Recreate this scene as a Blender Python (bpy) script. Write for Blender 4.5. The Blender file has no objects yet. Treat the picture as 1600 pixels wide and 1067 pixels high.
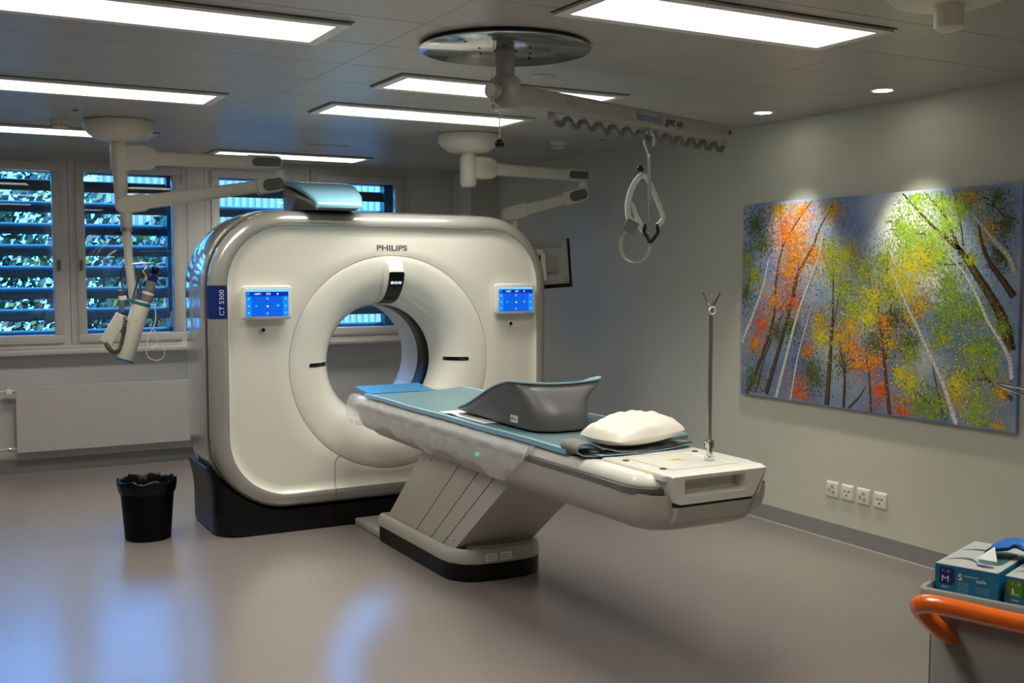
import bpy, bmesh, math, random
from math import sin, cos, pi, radians, sqrt, atan2
from mathutils import Vector, Matrix
random.seed(7)
S = bpy.context.scene
COL = S.collection

# ------------------------------------------------------------------ camera, world, sun, exposure
cam_d = bpy.data.cameras.new('camera'); cam = bpy.data.objects.new('camera', cam_d); COL.objects.link(cam)
cam_d.sensor_width = 36; cam_d.lens = 1677 / 1600 * 36; cam_d.clip_start = .05; cam_d.clip_end = 200
cam.location = (0, 0, 1.6)
cam.rotation_euler = (radians(90 - 3.787), 0, -atan2(926, 1677))
S.camera = cam
W = bpy.data.worlds.new('sky'); S.world = W; W.use_nodes = True
bg = W.node_tree.nodes['Background']; bg.inputs[0].default_value = (.055, .36, 1, 1); bg.inputs[1].default_value = 15.0
sd = bpy.data.lights.new('sun', 'SUN'); sd.energy = 7; sd.angle = .01; sd.color = (1, .95, .85)
sun = bpy.data.objects.new('sun', sd); COL.objects.link(sun); sun.location = (0, 0, 20)
sun.rotation_euler = Vector((.35, .75, -1)).to_track_quat('-Z', 'Y').to_euler()
S.view_settings.view_transform = 'Standard'; S.view_settings.look = 'None'
S.view_settings.gamma = 1; S.view_settings.use_curve_mapping = False
S.view_settings.exposure = 0.0
LAMP = 3.0      # glow of the diffusers themselves
PANEL_W = 13.2   # light output of one ceiling panel, watts

# ------------------------------------------------------------------ materials
def mat(name, c, rough=.5, metal=0, coat=0, emit=None, es=0, var=.04, scale=6, bump=0, bscale=200, spec=.5, attr=None, sheen=0):
    m = bpy.data.materials.new(name); m.use_nodes = True
    nt = m.node_tree; p = nt.nodes['Principled BSDF']
    p.inputs['Roughness'].default_value = rough; p.inputs['Metallic'].default_value = metal
    p.inputs['Coat Weight'].default_value = coat; p.inputs['Coat Roughness'].default_value = .06
    p.inputs['Specular IOR Level'].default_value = spec
    tc = nt.nodes.new('ShaderNodeTexCoord')
    if attr:
        a = nt.nodes.new('ShaderNodeAttribute'); a.attribute_name = attr
        nt.links.new(a.outputs['Color'], p.inputs['Base Color'])
    else:
        n = nt.nodes.new('ShaderNodeTexNoise'); n.inputs['Scale'].default_value = scale; n.inputs['Detail'].default_value = 4
        r = nt.nodes.new('ShaderNodeValToRGB'); r.color_ramp.elements[0].position = .3; r.color_ramp.elements[1].position = .7
        r.color_ramp.elements[0].color = [max(0, x * (1 - var)) for x in c] + [1]
        r.color_ramp.elements[1].color = [min(1, x * (1 + var)) for x in c] + [1]
        nt.links.new(tc.outputs['Object'], n.inputs['Vector']); nt.links.new(n.outputs['Fac'], r.inputs['Fac'])
        nt.links.new(r.outputs['Color'], p.inputs['Base Color'])
    if bump:
        b = nt.nodes.new('ShaderNodeTexNoise'); b.inputs['Scale'].default_value = bscale; b.inputs['Detail'].default_value = 3
        bp = nt.nodes.new('ShaderNodeBump'); bp.inputs['Strength'].default_value = bump; bp.inputs['Distance'].default_value = .002
        nt.links.new(tc.outputs['Object'], b.inputs['Vector']); nt.links.new(b.outputs['Fac'], bp.inputs['Height'])
        nt.links.new(bp.outputs['Normal'], p.inputs['Normal'])
    if emit:
        p.inputs['Emission Color'].default_value = (*emit, 1); p.inputs['Emission Strength'].default_value = es
    return m

def glassy(name, tint, refl=.5, rough=0):
    m = bpy.data.materials.new(name); m.use_nodes = True; nt = m.node_tree; nt.nodes.clear()
    o = nt.nodes.new('ShaderNodeOutputMaterial'); mx = nt.nodes.new('ShaderNodeMixShader')
    t = nt.nodes.new('ShaderNodeBsdfTransparent'); t.inputs[0].default_value = (*tint, 1)
    g = nt.nodes.new('ShaderNodeBsdfGlossy'); g.inputs['Roughness'].default_value = rough
    f = nt.nodes.new('ShaderNodeFresnel'); f.inputs[0].default_value = 1.5
    k = nt.nodes.new('ShaderNodeMath'); k.operation = 'MULTIPLY'; k.inputs[1].default_value = refl; k.use_clamp = True
    nt.links.new(f.outputs[0], k.inputs[0]); nt.links.new(k.outputs[0], mx.inputs[0])
    nt.links.new(t.outputs[0], mx.inputs[1]); nt.links.new(g.outputs[0], mx.inputs[2]); nt.links.new(mx.outputs[0], o.inputs[0])
    return m

def plastic_film(name):
    m = bpy.data.materials.new(name); m.use_nodes = True; nt = m.node_tree; nt.nodes.clear()
    o = nt.nodes.new('ShaderNodeOutputMaterial'); mx = nt.nodes.new('ShaderNodeMixShader'); mx.inputs[0].default_value = .36
    t = nt.nodes.new('ShaderNodeBsdfTransparent')
    p = nt.nodes.new('ShaderNodeBsdfPrincipled'); p.inputs['Base Color'].default_value = (.85, .86, .86, 1); p.inputs['Roughness'].default_value = .18
    tc = nt.nodes.new('ShaderNodeTexCoord'); n = nt.nodes.new('ShaderNodeTexNoise'); n.inputs['Scale'].default_value = 28; n.inputs['Detail'].default_value = 5
    mp = nt.nodes.new('ShaderNodeMapping'); mp.inputs['Scale'].default_value = (1.5, .5, .8)
    b = nt.nodes.new('ShaderNodeBump'); b.inputs['Strength'].default_value = .9; b.inputs['Distance'].default_value = .01
    nt.links.new(tc.outputs['Object'], mp.inputs[0]); nt.links.new(mp.outputs[0], n.inputs['Vector'])
    nt.links.new(n.outputs['Fac'], b.inputs['Height']); nt.links.new(b.outputs[0], p.inputs['Normal'])
    nt.links.new(t.outputs[0], mx.inputs[1]); nt.links.new(p.outputs[0], mx.inputs[2]); nt.links.new(mx.outputs[0], o.inputs[0])
    return m

def floor_mat():
    m = mat('vinyl_floor', (.240, .208, .192), 0.25, coat=.6, var=.05, scale=1.3, spec=.5)
    nt = m.node_tree; p = nt.nodes['Principled BSDF']; p.inputs['Coat Roughness'].default_value = .23
    src = p.inputs['Base Color'].links[0].from_socket
    tc = nt.nodes.new('ShaderNodeTexCoord')
    v = nt.nodes.new('ShaderNodeTexNoise'); v.inputs['Scale'].default_value = 260; v.inputs['Detail'].default_value = 2
    r = nt.nodes.new('ShaderNodeValToRGB'); r.color_ramp.elements[0].position = .35; r.color_ramp.elements[0].color = (.72, .72, .72, 1)
    r.color_ramp.elements[1].position = .65; r.color_ramp.elements[1].color = (1.12, 1.12, 1.12, 1)
    mx = nt.nodes.new('ShaderNodeMixRGB'); mx.blend_type = 'MULTIPLY'; mx.inputs[0].default_value = .5
    vo = nt.nodes.new('ShaderNodeTexVoronoi'); vo.inputs['Scale'].default_value = 9
    r2 = nt.nodes.new('ShaderNodeValToRGB'); r2.color_ramp.elements[0].position = .02; r2.color_ramp.elements[0].color = (1, 1, 1, 1)
    r2.color_ramp.elements[1].position = .05; r2.color_ramp.elements[1].color = (0, 0, 0, 1)
    m2 = nt.nodes.new('ShaderNodeMixRGB'); m2.inputs[2].default_value = (.48, .44, .4, 1)
    k = nt.nodes.new('ShaderNodeMath'); k.operation = 'MULTIPLY'; k.inputs[1].default_value = .6
    L = nt.links.new
    L(tc.outputs['Object'], v.inputs['Vector']); L(tc.outputs['Object'], vo.inputs['Vector'])
    L(v.outputs['Fac'], r.inputs['Fac']); L(src, mx.inputs[1]); L(r.outputs[0], mx.inputs[2])
    L(vo.outputs['Distance'], r2.inputs['Fac']); L(r2.outputs[0], k.inputs[0]); L(k.outputs[0], m2.inputs[0]); L(mx.outputs[0], m2.inputs[1])
    L(m2.outputs[0], p.inputs['Base Color'])
    b = nt.nodes.new('ShaderNodeBump'); b.inputs['Strength'].default_value = .12; b.inputs['Distance'].default_value = .001
    n2 = nt.nodes.new('ShaderNodeTexNoise'); n2.inputs['Scale'].default_value = 90
    L(tc.outputs['Object'], n2.inputs['Vector']); L(n2.outputs['Fac'], b.inputs['Height']); L(b.outputs[0], p.inputs['Normal'])
    return m

def canvas_mat():
    m = mat('painted_canvas', (.2, .27, .45), .6, spec=.15); nt = m.node_tree; p = nt.nodes['Principled BSDF']
    L = nt.links.new
    tc = nt.nodes.new('ShaderNodeTexCoord')
    n = nt.nodes.new('ShaderNodeTexNoise'); n.inputs['Scale'].default_value = 3.2; n.inputs['Detail'].default_value = 5
    r = nt.nodes.new('ShaderNodeValToRGB')
    r.color_ramp.elements[0].position = .35; r.color_ramp.elements[0].color = (.16, .25, .55, 1)
    r.color_ramp.elements[1].position = .72; r.color_ramp.elements[1].color = (.44, .52, .68, 1)
    L(tc.outputs['Object'], n.inputs['Vector']); L(n.outputs['Fac'], r.inputs['Fac'])
    cur = r.outputs[0]
    # pale clouds painted on the canvas: (y, z, radius, weight) in the canvas' own space
    for (y, z, rad, w) in [(-.20, .49, .30, .95), (-.34, .30, .34, .95), (-.52, .12, .22, .7), (-.40, -.28, .2, .6), (.28, -.28, .2, .35)]:
        g = nt.nodes.new('ShaderNodeVectorMath'); g.operation = 'DISTANCE'; g.inputs[1].default_value = (.0045, y, z)
        q = nt.nodes.new('ShaderNodeMapRange'); q.interpolation_type = 'SMOOTHSTEP'
        q.inputs[1].default_value = 0; q.inputs[2].default_value = rad; q.inputs[3].default_value = w; q.inputs[4].default_value = 0
        mx = nt.nodes.new('ShaderNodeMixRGB'); mx.inputs[2].default_value = (.80, .82, .80, 1)
        L(tc.outputs['Object'], g.inputs[0]); L(g.outputs['Value'], q.inputs[0]); L(q.outputs[0], mx.inputs[0]); L(cur, mx.inputs[1]); cur = mx.outputs[0]
    L(cur, p.inputs['Base Color'])
    return m

M = dict(
    floor=floor_mat(),
    wall=mat('wall_paint_sage', (.56, .56, .47), .6, bump=.08, bscale=350, var=.02, scale=1),
    wallw=mat('wall_paint_white', (.60, .60, .575), .6, bump=.08, bscale=350, var=.02, scale=1),
    skirt=mat('skirting_grey', (.25, .245, .24), .4, var=.03),
    ceil=mat('ceiling_metal_panel', (.44, .43, .40), .34, var=.02, scale=1),
    black=mat('matt_black', (.012, .012, .012), .5, var=.1),
    gloss_black=mat('gloss_black', (.004, .004, .005), .12, var=.1),
    base_black=mat('base_black', (.004, .004, .0045), .42, var=.1, spec=.25),
    bin_black=mat('bin_black', (.002, .002, .002), .5, var=.1, spec=.12),
    liner=mat('bin_liner_black', (.002, .002, .002), .3, var=.1, spec=.25),
    scan_black=mat('scan_black', (.003, .003, .0035), .3, var=.1, spec=.25),
    frame=mat('window_white', (.55, .53, .49), .35, var=.02),
    white=mat('gantry_white', (.74, .725, .645), .22, coat=.35, var=.012, scale=2),
    silver=mat('gantry_silver', (.37, .36, .33), .24, metal=.25, coat=.7, var=.02, scale=3),
    silver_side=mat('gantry_side_silver', (.46, .45, .43), .16, metal=.35, coat=1, var=.02, scale=3),
    bore=mat('bore_white', (.66, .68, .70), .3, coat=.3, var=.02),
    seam=mat('seam_dark', (.05, .048, .042), .6),
    lseam=mat('seam_light', (.30, .29, .25), .5),
    arm=mat('arm_white', (.76, .73, .63), .35, var=.015),
    armgrey=mat('arm_grey', (.12, .12, .115), .35, var=.03),
    tbody=mat('table_grey', (.44, .425, .375), .4, var=.02),
    ttop=mat('table_white', (.74, .72, .65), .3, coat=.2, var=.015),
    tband=mat('table_band', (.16, .155, .14), .4, var=.03),
    film=plastic_film('clear_plastic_cover'),
    mat_teal=mat('mattress_teal', (.115, .20, .215), .42, var=.06, scale=9, bump=.15, bscale=60),
    mat_blue=mat('headrest_blue', (.045, .19, .36), .35, var=.05),
    lightblue=mat('mattress_edge_blue', (.27, .49, .62), .35, var=.04),
    knee=mat('foam_grey', (.115, .115, .112), .42, var=.05, bump=.05, bscale=120),
    pillow=mat('pillow_cover', (.80, .76, .66), .45, var=.03, scale=12, bump=.5, bscale=22),
    paper=mat('paper_white', (.85, .85, .82), .5, var=.02),
    strap=mat('strap_grey', (.20, .195, .185), .7, var=.06, bump=.3, bscale=300),
    strapd=mat('strap_dark', (.05, .05, .05), .8, var=.1),
    steel=mat('brushed_steel', (.62, .59, .56), .30, metal=1, var=.05),
    chrome=mat('chrome', (.65, .65, .64), .07, metal=1, var=.02),
    mirror=mat('polished_plate', (.50, .51, .51), .12, metal=1, var=.02),
    rail=mat('rail_grey', (.13, .125, .115), .35, metal=.3, var=.04),
    lift=mat('lift_arm_grey', (.36, .35, .32), .35, coat=.2, var=.02),
    trap=mat('trapeze_white', (.74, .74, .70), .35, var=.02),
    orange=mat('orange_plastic', (.85, .15, .01), .22, coat=.4, var=.02),
    cart=mat('cart_grey', (.33, .325, .30), .45, var=.03),
    green=mat('teal_ring', (.02, .17, .18), .4),
    cream=mat('injector_cream', (.66, .63, .53), .38, var=.02),
    cable=mat('cable_brown', (.09, .075, .055), .5),
    clear=glassy('clear_tube', (.90, .95, .97), 2.5, .05),
    bag=glassy('clear_bag', (.80, .84, .86), 2.0, .12),
    tube=mat('tube_white', (.75, .80, .82), .2, var=.02),
    glass=glassy('window_glass', (.93, .97, .98), 1.6),
    diff=mat('lamp_diffuser', (.9, .9, .88), .5, emit=(1, .965, .87), es=LAMP),
    lampframe=mat('lamp_frame', (.80, .79, .75), .4, var=.02),
    downl=mat('downlight_lens', (.9, .9, .85), .5, emit=(1, .97, .85), es=30),
    yellow=mat('sticker_yellow', (.85, .62, .03), .5),
    navy=mat('label_navy', (.010, .022, .16), .3, var=.03),
    labelw=mat('label_white', (.55, .60, .72), .5),
    logo=mat('logo_grey', (.12, .115, .10), .4),
    ink=mat('ink_black', (.01, .01, .01), .5),
    inkblue=mat('ink_blue', (.015, .10, .32), .5),
    scr=mat('screen_blue', (.0, .02, .1), .3, emit=(.0, .11, .72), es=1.0),
    scr_dk=mat('screen_header', (.0, .01, .08), .3, emit=(.0, .02, .38), es=1.0),
    scr_lt=mat('screen_light', (.1, .3, .5), .3, emit=(.16, .52, .95), es=1.0),
    scr_md=mat('screen_mid', (.0, .1, .3), .3, emit=(.0, .22, .92), es=1.0),
    scr_w=mat('screen_white', (.5, .5, .5), .3, emit=(.6, .8, 1), es=1.0),
    gled=mat('green_light', (.0, .3, .15), .4, emit=(.0, .7, .3), es=.8),
    boxblue=mat('box_blue', (.005, .17, .33), .45, var=.04),
    boxgrey=mat('box_top_grey', (.42, .42, .40), .5, var=.03),
    boxgreen=mat('box_green', (.09, .25, .01), .45),
    boxteal=mat('box_wave_teal', (.04, .12, .12), .5),
    glove=mat('glove_blue', (.01, .13, .45), .45, var=.15, scale=30),
    device=mat('device_blue', (.20, .42, .55), .25, coat=.6, var=.04),
    devgrey=mat('device_grey', (.10, .098, .09), .4),
    slat=mat('louvre_blue', (.032, .045, .050), .38, metal=.2, var=.05),
    slatd=mat('louvre_frame', (.03, .05, .07), .4),
    monw=mat('monitor_back_white', (.45, .45, .44), .4, var=.02),
    canvas=canvas_mat(),
    paint=mat('oil_paint', (1, 1, 1), .55, attr='Col', spec=.12),
    leaf=mat('leaf', (1, 1, 1), .45, attr='Col'),
    ground=mat('lawn', (.08, .14, .04), .9, var=.4, scale=30),
    fence=mat('fence_pale', (.20, .25, .24), .6, var=.1),
    outwall=mat('outer_wall', (.35, .34, .32), .8),
)

# ------------------------------------------------------------------ helpers
def V(*a): return Vector(a)
class MB:
    def __init__(s): s.v = []; s.f = []; s.c = None
    def add(s, vs, fs):
        o = len(s.v); s.v += [tuple(x) for x in vs]; s.f += [tuple(i + o for i in f) for f in fs]; return s
    def box(s, a, b, fr=None):
        vs = [(x, y, z) for x in (a[0], b[0]) for y in (a[1], b[1]) for z in (a[2], b[2])]
        if fr: vs = [fr @ Vector(q) for q in vs]
        return s.add(vs, [(0, 1, 3, 2), (4, 6, 7, 5), (0, 4, 5, 1), (2, 3, 7, 6), (0, 2, 6, 4), (1, 5, 7, 3)])
    def rbox(s, a, b, bev, seg=3, fr=None):
        bm = bmesh.new(); bmesh.ops.create_cube(bm, size=1)
        for v in bm.verts:
            v.co = Vector(((a[i] + b[i]) / 2 + v.co[i] * (b[i] - a[i]) for i in range(3)))
        bmesh.ops.bevel(bm, geom=list(bm.edges), offset=bev, segments=seg, profile=.5, affect='EDGES')
        if fr: bm.transform(fr)
        return s.bm(bm)
    def bm(s, bm):
        bm.verts.ensure_lookup_table(); bm.verts.index_update()
        s.add([tuple(v.co) for v in bm.verts], [[v.index for v in f.verts] for f in bm.faces]); bm.free(); return s
    def loft(s, loops, closed=True, cap0=False, cap1=False):
        n = len(loops[0]); o = len(s.v)
        for l in loops: s.v += [tuple(p) for p in l]
        for k in range(len(loops) - 1):
            for i in range(n if closed else n - 1):
                j = (i + 1) % n
                s.f.append((o + k * n + i, o + k * n + j, o + (k + 1) * n + j, o + (k + 1) * n + i))
        if cap0: s.f.append(tuple(o + i for i in reversed(range(n))))
        if cap1: s.f.append(tuple(o + (len(loops) - 1) * n + i for i in range(n)))
        return s
    def tube(s, pts, r, n=10, cap=True, flat=None):
        pts = [Vector(p) for p in pts]; rs = r if isinstance(r, (list, tuple)) else [r] * len(pts)
        loops = []; up = None
        for i, p in enumerate(pts):
            t = (pts[min(i + 1, len(pts) - 1)] - pts[max(i - 1, 0)]).normalized()
            if up is None:
                up = t.cross(V(0, 0, 1)); up = up.normalized() if up.length > 1e-3 else V(1, 0, 0)
            up = (up - t * up.dot(t)).normalized(); w = t.cross(up)
            fa, fb = flat if flat else (1, 1)
            loops.append([p + (up * cos(2 * pi * k / n) * fa + w * sin(2 * pi * k / n) * fb) * rs[i] for k in range(n)])
        return s.loft(loops, True, cap, cap)
    def lathe(s, prof, c, axis=(0, 0, 1), n=32, cap0=True, cap1=True, sx=1, sy=1):
        q = Vector((0, 0, 1)).rotation_difference(Vector(axis)).to_matrix(); c = Vector(c)
        return s.loft([[c + q @ V(r * cos(2 * pi * k / n) * sx, r * sin(2 * pi * k / n) * sy, z) for k in range(n)] for r, z in prof], True, cap0, cap1)
    def prism(s, poly, fr, d):
        """poly 2d in (x,y) of frame fr, extruded 0..d along frame z"""
        return s.loft([[fr @ V(x, y, 0) for x, y in poly], [fr @ V(x, y, d) for x, y in poly]], True, True, True)
    def build(s, name, m, parent=None, loc=None, ang=35, kind=None, cols=None):
        me = bpy.data.meshes.new(name)
        if parent is not None:
            off = wloc(parent)
        else:
            if loc is None:
                xs = [q[0] for q in s.v]; ys = [q[1] for q in s.v]; zs = [q[2] for q in s.v]
                loc = ((min(xs) + max(xs)) / 2, (min(ys) + max(ys)) / 2, min(zs))
            off = Vector(loc)
        me.from_pydata([(x - off.x, y - off.y, z - off.z) for x, y, z in s.v], [], s.f)
        if cols:
            a = me.color_attributes.new('Col', 'FLOAT_COLOR', 'CORNER')
            flat = []
            for pi_, p in enumerate(me.polygons):
                for _ in range(p.loop_total): flat += [*cols[pi_], 1]
            a.data.foreach_set('color', flat)
        bm = bmesh.new(); bm.from_mesh(me); 
        if not cols: bmesh.ops.recalc_face_normals(bm, faces=bm.faces)
        bm.to_mesh(me); bm.free()
        me.polygons.foreach_set('use_smooth', [True] * len(me.polygons))
        me.set_sharp_from_angle(angle=radians(ang))
        me.materials.append(M[m])
        o = bpy.data.objects.new(name, me); COL.objects.link(o)
        if parent is not None: o.parent = parent
        else: o.location = off
        if kind: o['kind'] = kind
        me.update()
        return o
def wloc(o):
    v = Vector(o.location); p = o.parent
    while p is not None: v = v + Vector(p.location); p = p.parent
    return v
def tag(o, label, cat, group=None, kind=None):
    if label: o['label'] = label
    if cat: o['category'] = cat
    if group: o['group'] = group
    if kind: o['kind'] = kind
    return o
def thing(name, label, cat, loc, group=None, kind=None):
    o = bpy.data.objects.new(name, None); COL.objects.link(o); o.location = loc; o.empty_display_size = .1
    return tag(o, label, cat, group, kind)
def copy_tree(o, parent=None, off=(0, 0, 0)):
    c = o.copy(); COL.objects.link(c); c.parent = parent
    if parent is None: c.location = Vector(o.location) + Vector(off)
    for ch in list(o.children): copy_tree(ch, c)
    return c
def frame(o, x, y):
    """matrix with given x and y axes (world) and origin"""
    x = Vector(x).normalized(); y = Vector(y); y = (y - x * y.dot(x)).normalized(); z = x.cross(y)
    return Matrix(((x.x, y.x, z.x, o[0]), (x.y, y.y, z.y, o[1]), (x.z, y.z, z.z, o[2]), (0, 0, 0, 1)))
def text(body, fr, width, height, m, name, parent, bold=0, shear=0, depth=.0006):
    """lettering centred on frame origin, fitted to width x height"""
    cu = bpy.data.curves.new('t', 'FONT'); cu.body = body; cu.size = 1; cu.offset = bold; cu.extrude = 0; cu.shear = shear; cu.resolution_u = 3
    o = bpy.data.objects.new('t', cu); COL.objects.link(o)
    dg = bpy.context.evaluated_depsgraph_get(); dg.update()
    me = bpy.data.meshes.new_from_object(o.evaluated_get(dg)); 
    vs = [v.co.copy() for v in me.vertices]; fs = [tuple(p.vertices) for p in me.polygons]
    bpy.data.objects.remove(o); bpy.data.curves.remove(cu); bpy.data.meshes.remove(me)
    x0 = min(v.x for v in vs); x1 = max(v.x for v in vs); y0 = min(v.y for v in vs); y1 = max(v.y for v in vs)
    b = MB(); b.add([fr @ V((v.x - (x0 + x1) / 2) / (x1 - x0) * width, (v.y - (y0 + y1) / 2) / (y1 - y0) * height, depth) for v in vs], fs)
    return b.build(name, m, parent)
def rpoly(w, h, r, n=5):
    pts = []
    for cx, cy, a0 in ((w / 2 - r, h / 2 - r, 0), (-w / 2 + r, h / 2 - r, 90), (-w / 2 + r, -h / 2 + r, 180), (w / 2 - r, -h / 2 + r, 270)):
        for k in range(n + 1):
            a = radians(a0 + 90 * k / n); pts.append((cx + r * cos(a), cy + r * sin(a)))
    return pts
def bez(pts, n=8):
    """Catmull-Rom through points"""
    P = [Vector(p) for p in pts]; P = [P[0] * 2 - P[1]] + P + [P[-1] * 2 - P[-2]]; out = []
    for i in range(1, len(P) - 2):
        for k in range(n):
            t = k / n; a, b, c, d = P[i - 1:i + 3]
            out.append(.5 * ((2 * b) + (c - a) * t + (2 * a - 5 * b + 4 * c - d) * t * t + (3 * b - 3 * c + d - a) * t ** 3))
    out.append(P[-2]); return out
def struct(o): o['kind'] = 'structure'; return o

# ------------------------------------------------------------------ room shell
XL, XR, YF, YB, ZC = -2.3, 4.73, -1.2, 9.25, 2.53
struct(MB().box((XL - .2, YF - .2, -.1), (XR + .2, YB + .35, 0)).build('floor', 'floor'))
cl = struct(MB().box((XL - .3, YF - .3, ZC + .02), (XR + .3, YB + .4, ZC + .30)).build('ceiling', 'ceil'))
xs = [XL, -2.04, -.165, 1.71, 3.585, XR]; ys = [YF]; y = 3.77 - .4475 * 11
while y < YB: ys.append(y); y += .4475
ys.append(YB)
cache = {}
for i in range(len(xs) - 1):
    for j in range(len(ys) - 1):
        w, d = xs[i + 1] - xs[i] - .0012, ys[j + 1] - ys[j] - .005
        if d < .02: continue
        key = (round(w, 3), round(d, 3))
        cx_, cy_ = (xs[i] + xs[i + 1]) / 2, (ys[j] + ys[j + 1]) / 2
        if key not in cache:
            o = MB().rbox((cx_ - w / 2, cy_ - d / 2, ZC), (cx_ + w / 2, cy_ + d / 2, ZC + .019), .0015, 1).build('ceiling_panel', 'ceil', None, loc=(cx_, cy_, ZC))
            cache[key] = o
        else:
            o = cache[key].copy(); COL.objects.link(o)
        o.parent = cl; o.location = Vector((cx_, cy_, ZC)) - Vector(cl.location)
struct(MB().box((XR, YF - .2, 0), (XR + .2, YB + .35, ZC + .02)).build('wall_right', 'wall'))
struct(MB().box((XL - .2, YF - .2, 0), (XL, YB + .35, ZC + .02)).build('wall_left', 'wall'))
struct(MB().box((XL, YF - .2, 0), (XR, YF, ZC + .02)).build('wall_front', 'wall'))
struct(MB().box((4.45, 8.84, 0), (XR, YB, ZC)).build('wall_corner_pier', 'wall'))
# window wall: parapet, head and piers
SASH = [(-1.81, -.99), (-.885, -.063), (.19, 1.01), (1.115, 1.937), (2.19, 3.01), (3.12, 3.94)]
wb = MB().box((XL, YB, 0), (XR, YB + .3, .97)).box((XL, YB, 2.49), (XR, YB + .3, ZC + .02))
for a, b in ((XL, -1.86), (-.013, .14), (1.987, 2.14), (3.99, XR)):
    wb.box((a, YB, .97), (b, YB + .3, 2.49))
struct(wb.build('wall_back', 'wallw'))
struct(MB().rbox((XL, YB - .10, .935), (4.01, YB + .02, .975), .008, 2).build('trim_1', 'frame'))      # window board
struct(MB().rbox((XL, YB - .015, .975), (4.01, YB + .0, 1.0), .004, 1).build('trim_2', 'frame'))
def skirting(name, a, b):
    m = MB().box(a, b); struct(m.build(name, 'skirt'))
skirting('baseboard_right', (XR - .012, YF, 0), (XR, 8.84, .10))
skirting('baseboard_back', (XL, YB - .012, 0), (4.45, YB, .10))
skirting('baseboard_pier', (4.438, 8.828, 0), (XR, 8.84, .10))
skirting('baseboard_left', (XL, YF, 0), (XL + .012, YB, .10))
struct(MB().box((XR - .0165, YF, 0), (XR - .012, 8.828, .004)).build('trim_3', 'frame'))             # pale sealing bead
proto = None
for n, (a, b) in enumerate(SASH):
    w = thing('window_%d' % (n + 1), None, None, (a, YB, 1.0), kind='structure')
    z0, z1, ft = 1.02, 2.455, .068
    f = MB()
    for (q, r) in (((a, z0), (b, z0 + ft)), ((a, z1 - ft), (b, z1)), ((a, z0 + ft), (a + ft, z1 - ft)), ((b - ft, z0 + ft), (b, z1 - ft))):
        f.rbox((q[0], YB - .025, q[1]), (r[0], YB + .05, r[1]), .006, 2)
    f.build('sash', 'frame', w)
    g = MB()   # fixed outer frame
    oa, ob = a - .05, b + .05
    for (q, r) in (((oa, .97), (ob, z0)), ((oa, z1), (ob, 2.49)), ((oa, z0), (a, z1)), ((b, z0), (ob, z1))):
        g.box((q[0], YB - .008, q[1]), (r[0], YB + .06, r[1]))
    g.build('outer_frame', 'frame', w)
    MB().box((a + ft - .005, YB + .012, z0 + ft - .005), (b - ft + .005, YB + .020, z1 - ft + .005)).build('pane', 'glass', w)
    hx = b - .03 if n % 2 == 0 else a + .03
    h = MB().lathe([(.013, 0), (.013, .012), (.009, .016)], (hx, YB - .025, 1.66), (0, -1, 0), 12)
    h.rbox((hx - .013, YB - .055, 1.60), (hx + .013, YB - .035, 1.685), .006, 2)
    h.build('handle', 'tband', w)
    hg = MB()
    hgx = a - .012 if n % 2 == 0 else b + .012
    hg.tube([(hgx, YB - .014, 2.33), (hgx, YB - .014, 2.43)], .007, 8); hg.build('hinge', 'frame', w)
# narrow wall cover strips on the piers
struct(MB().box((1.99, YB - .012, .975), (2.135, YB, 2.49)).build('trim_4', 'frame'))
struct(MB().box((4.0, YB - .006, .975), (4.012, YB, ZC)).build('trim_5', 'frame'))

# outdoor louvres, one set per window pair
def blade(z, x0, x1, y):
    p = []
    for k in range(12):
        a = 2 * pi * k / 12; p.append((.062 * cos(a), .020 * sin(a)))
    q = Matrix.Rotation(radians(52), 3, 'X')
    return MB().loft([[V(x, y, z) + q @ V(0, u, v) for u, v in p] for x in (x0, x1)], True, True, True)
first = None
for n, (x0, x1) in enumerate(((-1.86, -.013), (.14, 1.987), (2.14, 3.99))):
    r = thing('louvre_blind', ['dark blue outdoor louvre blind beyond the frame\'s left edge', 'dark blue outdoor louvre blind behind the two leftmost windows', 'dark blue outdoor louvre blind behind the windows above the scanner'][n], 'blind', (x0, 9.60, 1.0), 'outdoor louvre blinds')
    MB().box((x0 - .04, 9.55, .9), (x0 + .03, 9.66, 2.75)).build('side_post', 'slatd', r)
    MB().box((x1 - .10, 9.55, .9), (x1 + .04, 9.66, 2.75)).build('side_post', 'slatd', r)
    MB().box((x0 - .04, 9.55, 2.40), (x1 + .04, 9.68, 2.75)).build('head_box', 'slatd', r)
    for k in range(8):
        if first is None:
            first = blade(1.0, x0 + .03, x1 - .1, 9.60).build('slat', 'slat', r)
            o = first
        else:
            o = first.copy(); COL.objects.link(o); o.parent = r
        o.location = (0, 0, .06 + .1765 * k)

# ------------------------------------------------------------------ outdoors
struct(MB().box((-12, 9.56, -.35), (16, 30, -.25)).build('ground', 'ground'))
def leaves(n, fx, name, label, cols, size=.05):
    vs = []; fs = []; cc = []
    for i in range(n):
        c = Vector(fx()); s = size * random.uniform(.5, 1.4)
        a = Vector((random.gauss(0, 1), random.gauss(0, 1), random.gauss(0, 1))).normalized()
        b = a.orthogonal().normalized(); d = a.cross(b)
        o = len(vs); vs += [tuple(c + b * s), tuple(c + d * s * .5), tuple(c - b * s), tuple(c - d * s * .5)]
        fs.append((o, o + 1, o + 2, o + 3)); k = random.choice(cols); j = random.uniform(.6, 1.3); cc.append([x * j for x in k])
    m = MB(); m.add(vs, fs); o = m.build(name, 'leaf', cols=cc)
    return tag(o, label, 'hedge', kind='stuff')
def hedge1():
    x = random.uniform(-4.5, 2.6); y = 11.6 + random.random() ** 1.5 * 1.8
    h = 2.3 + .35 * sin(x * 2.1) + .2 * sin(x * 5.3)
    return (x, y, random.uniform(-.2, h) if random.random() < .93 else h + random.uniform(0, .25))
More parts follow.
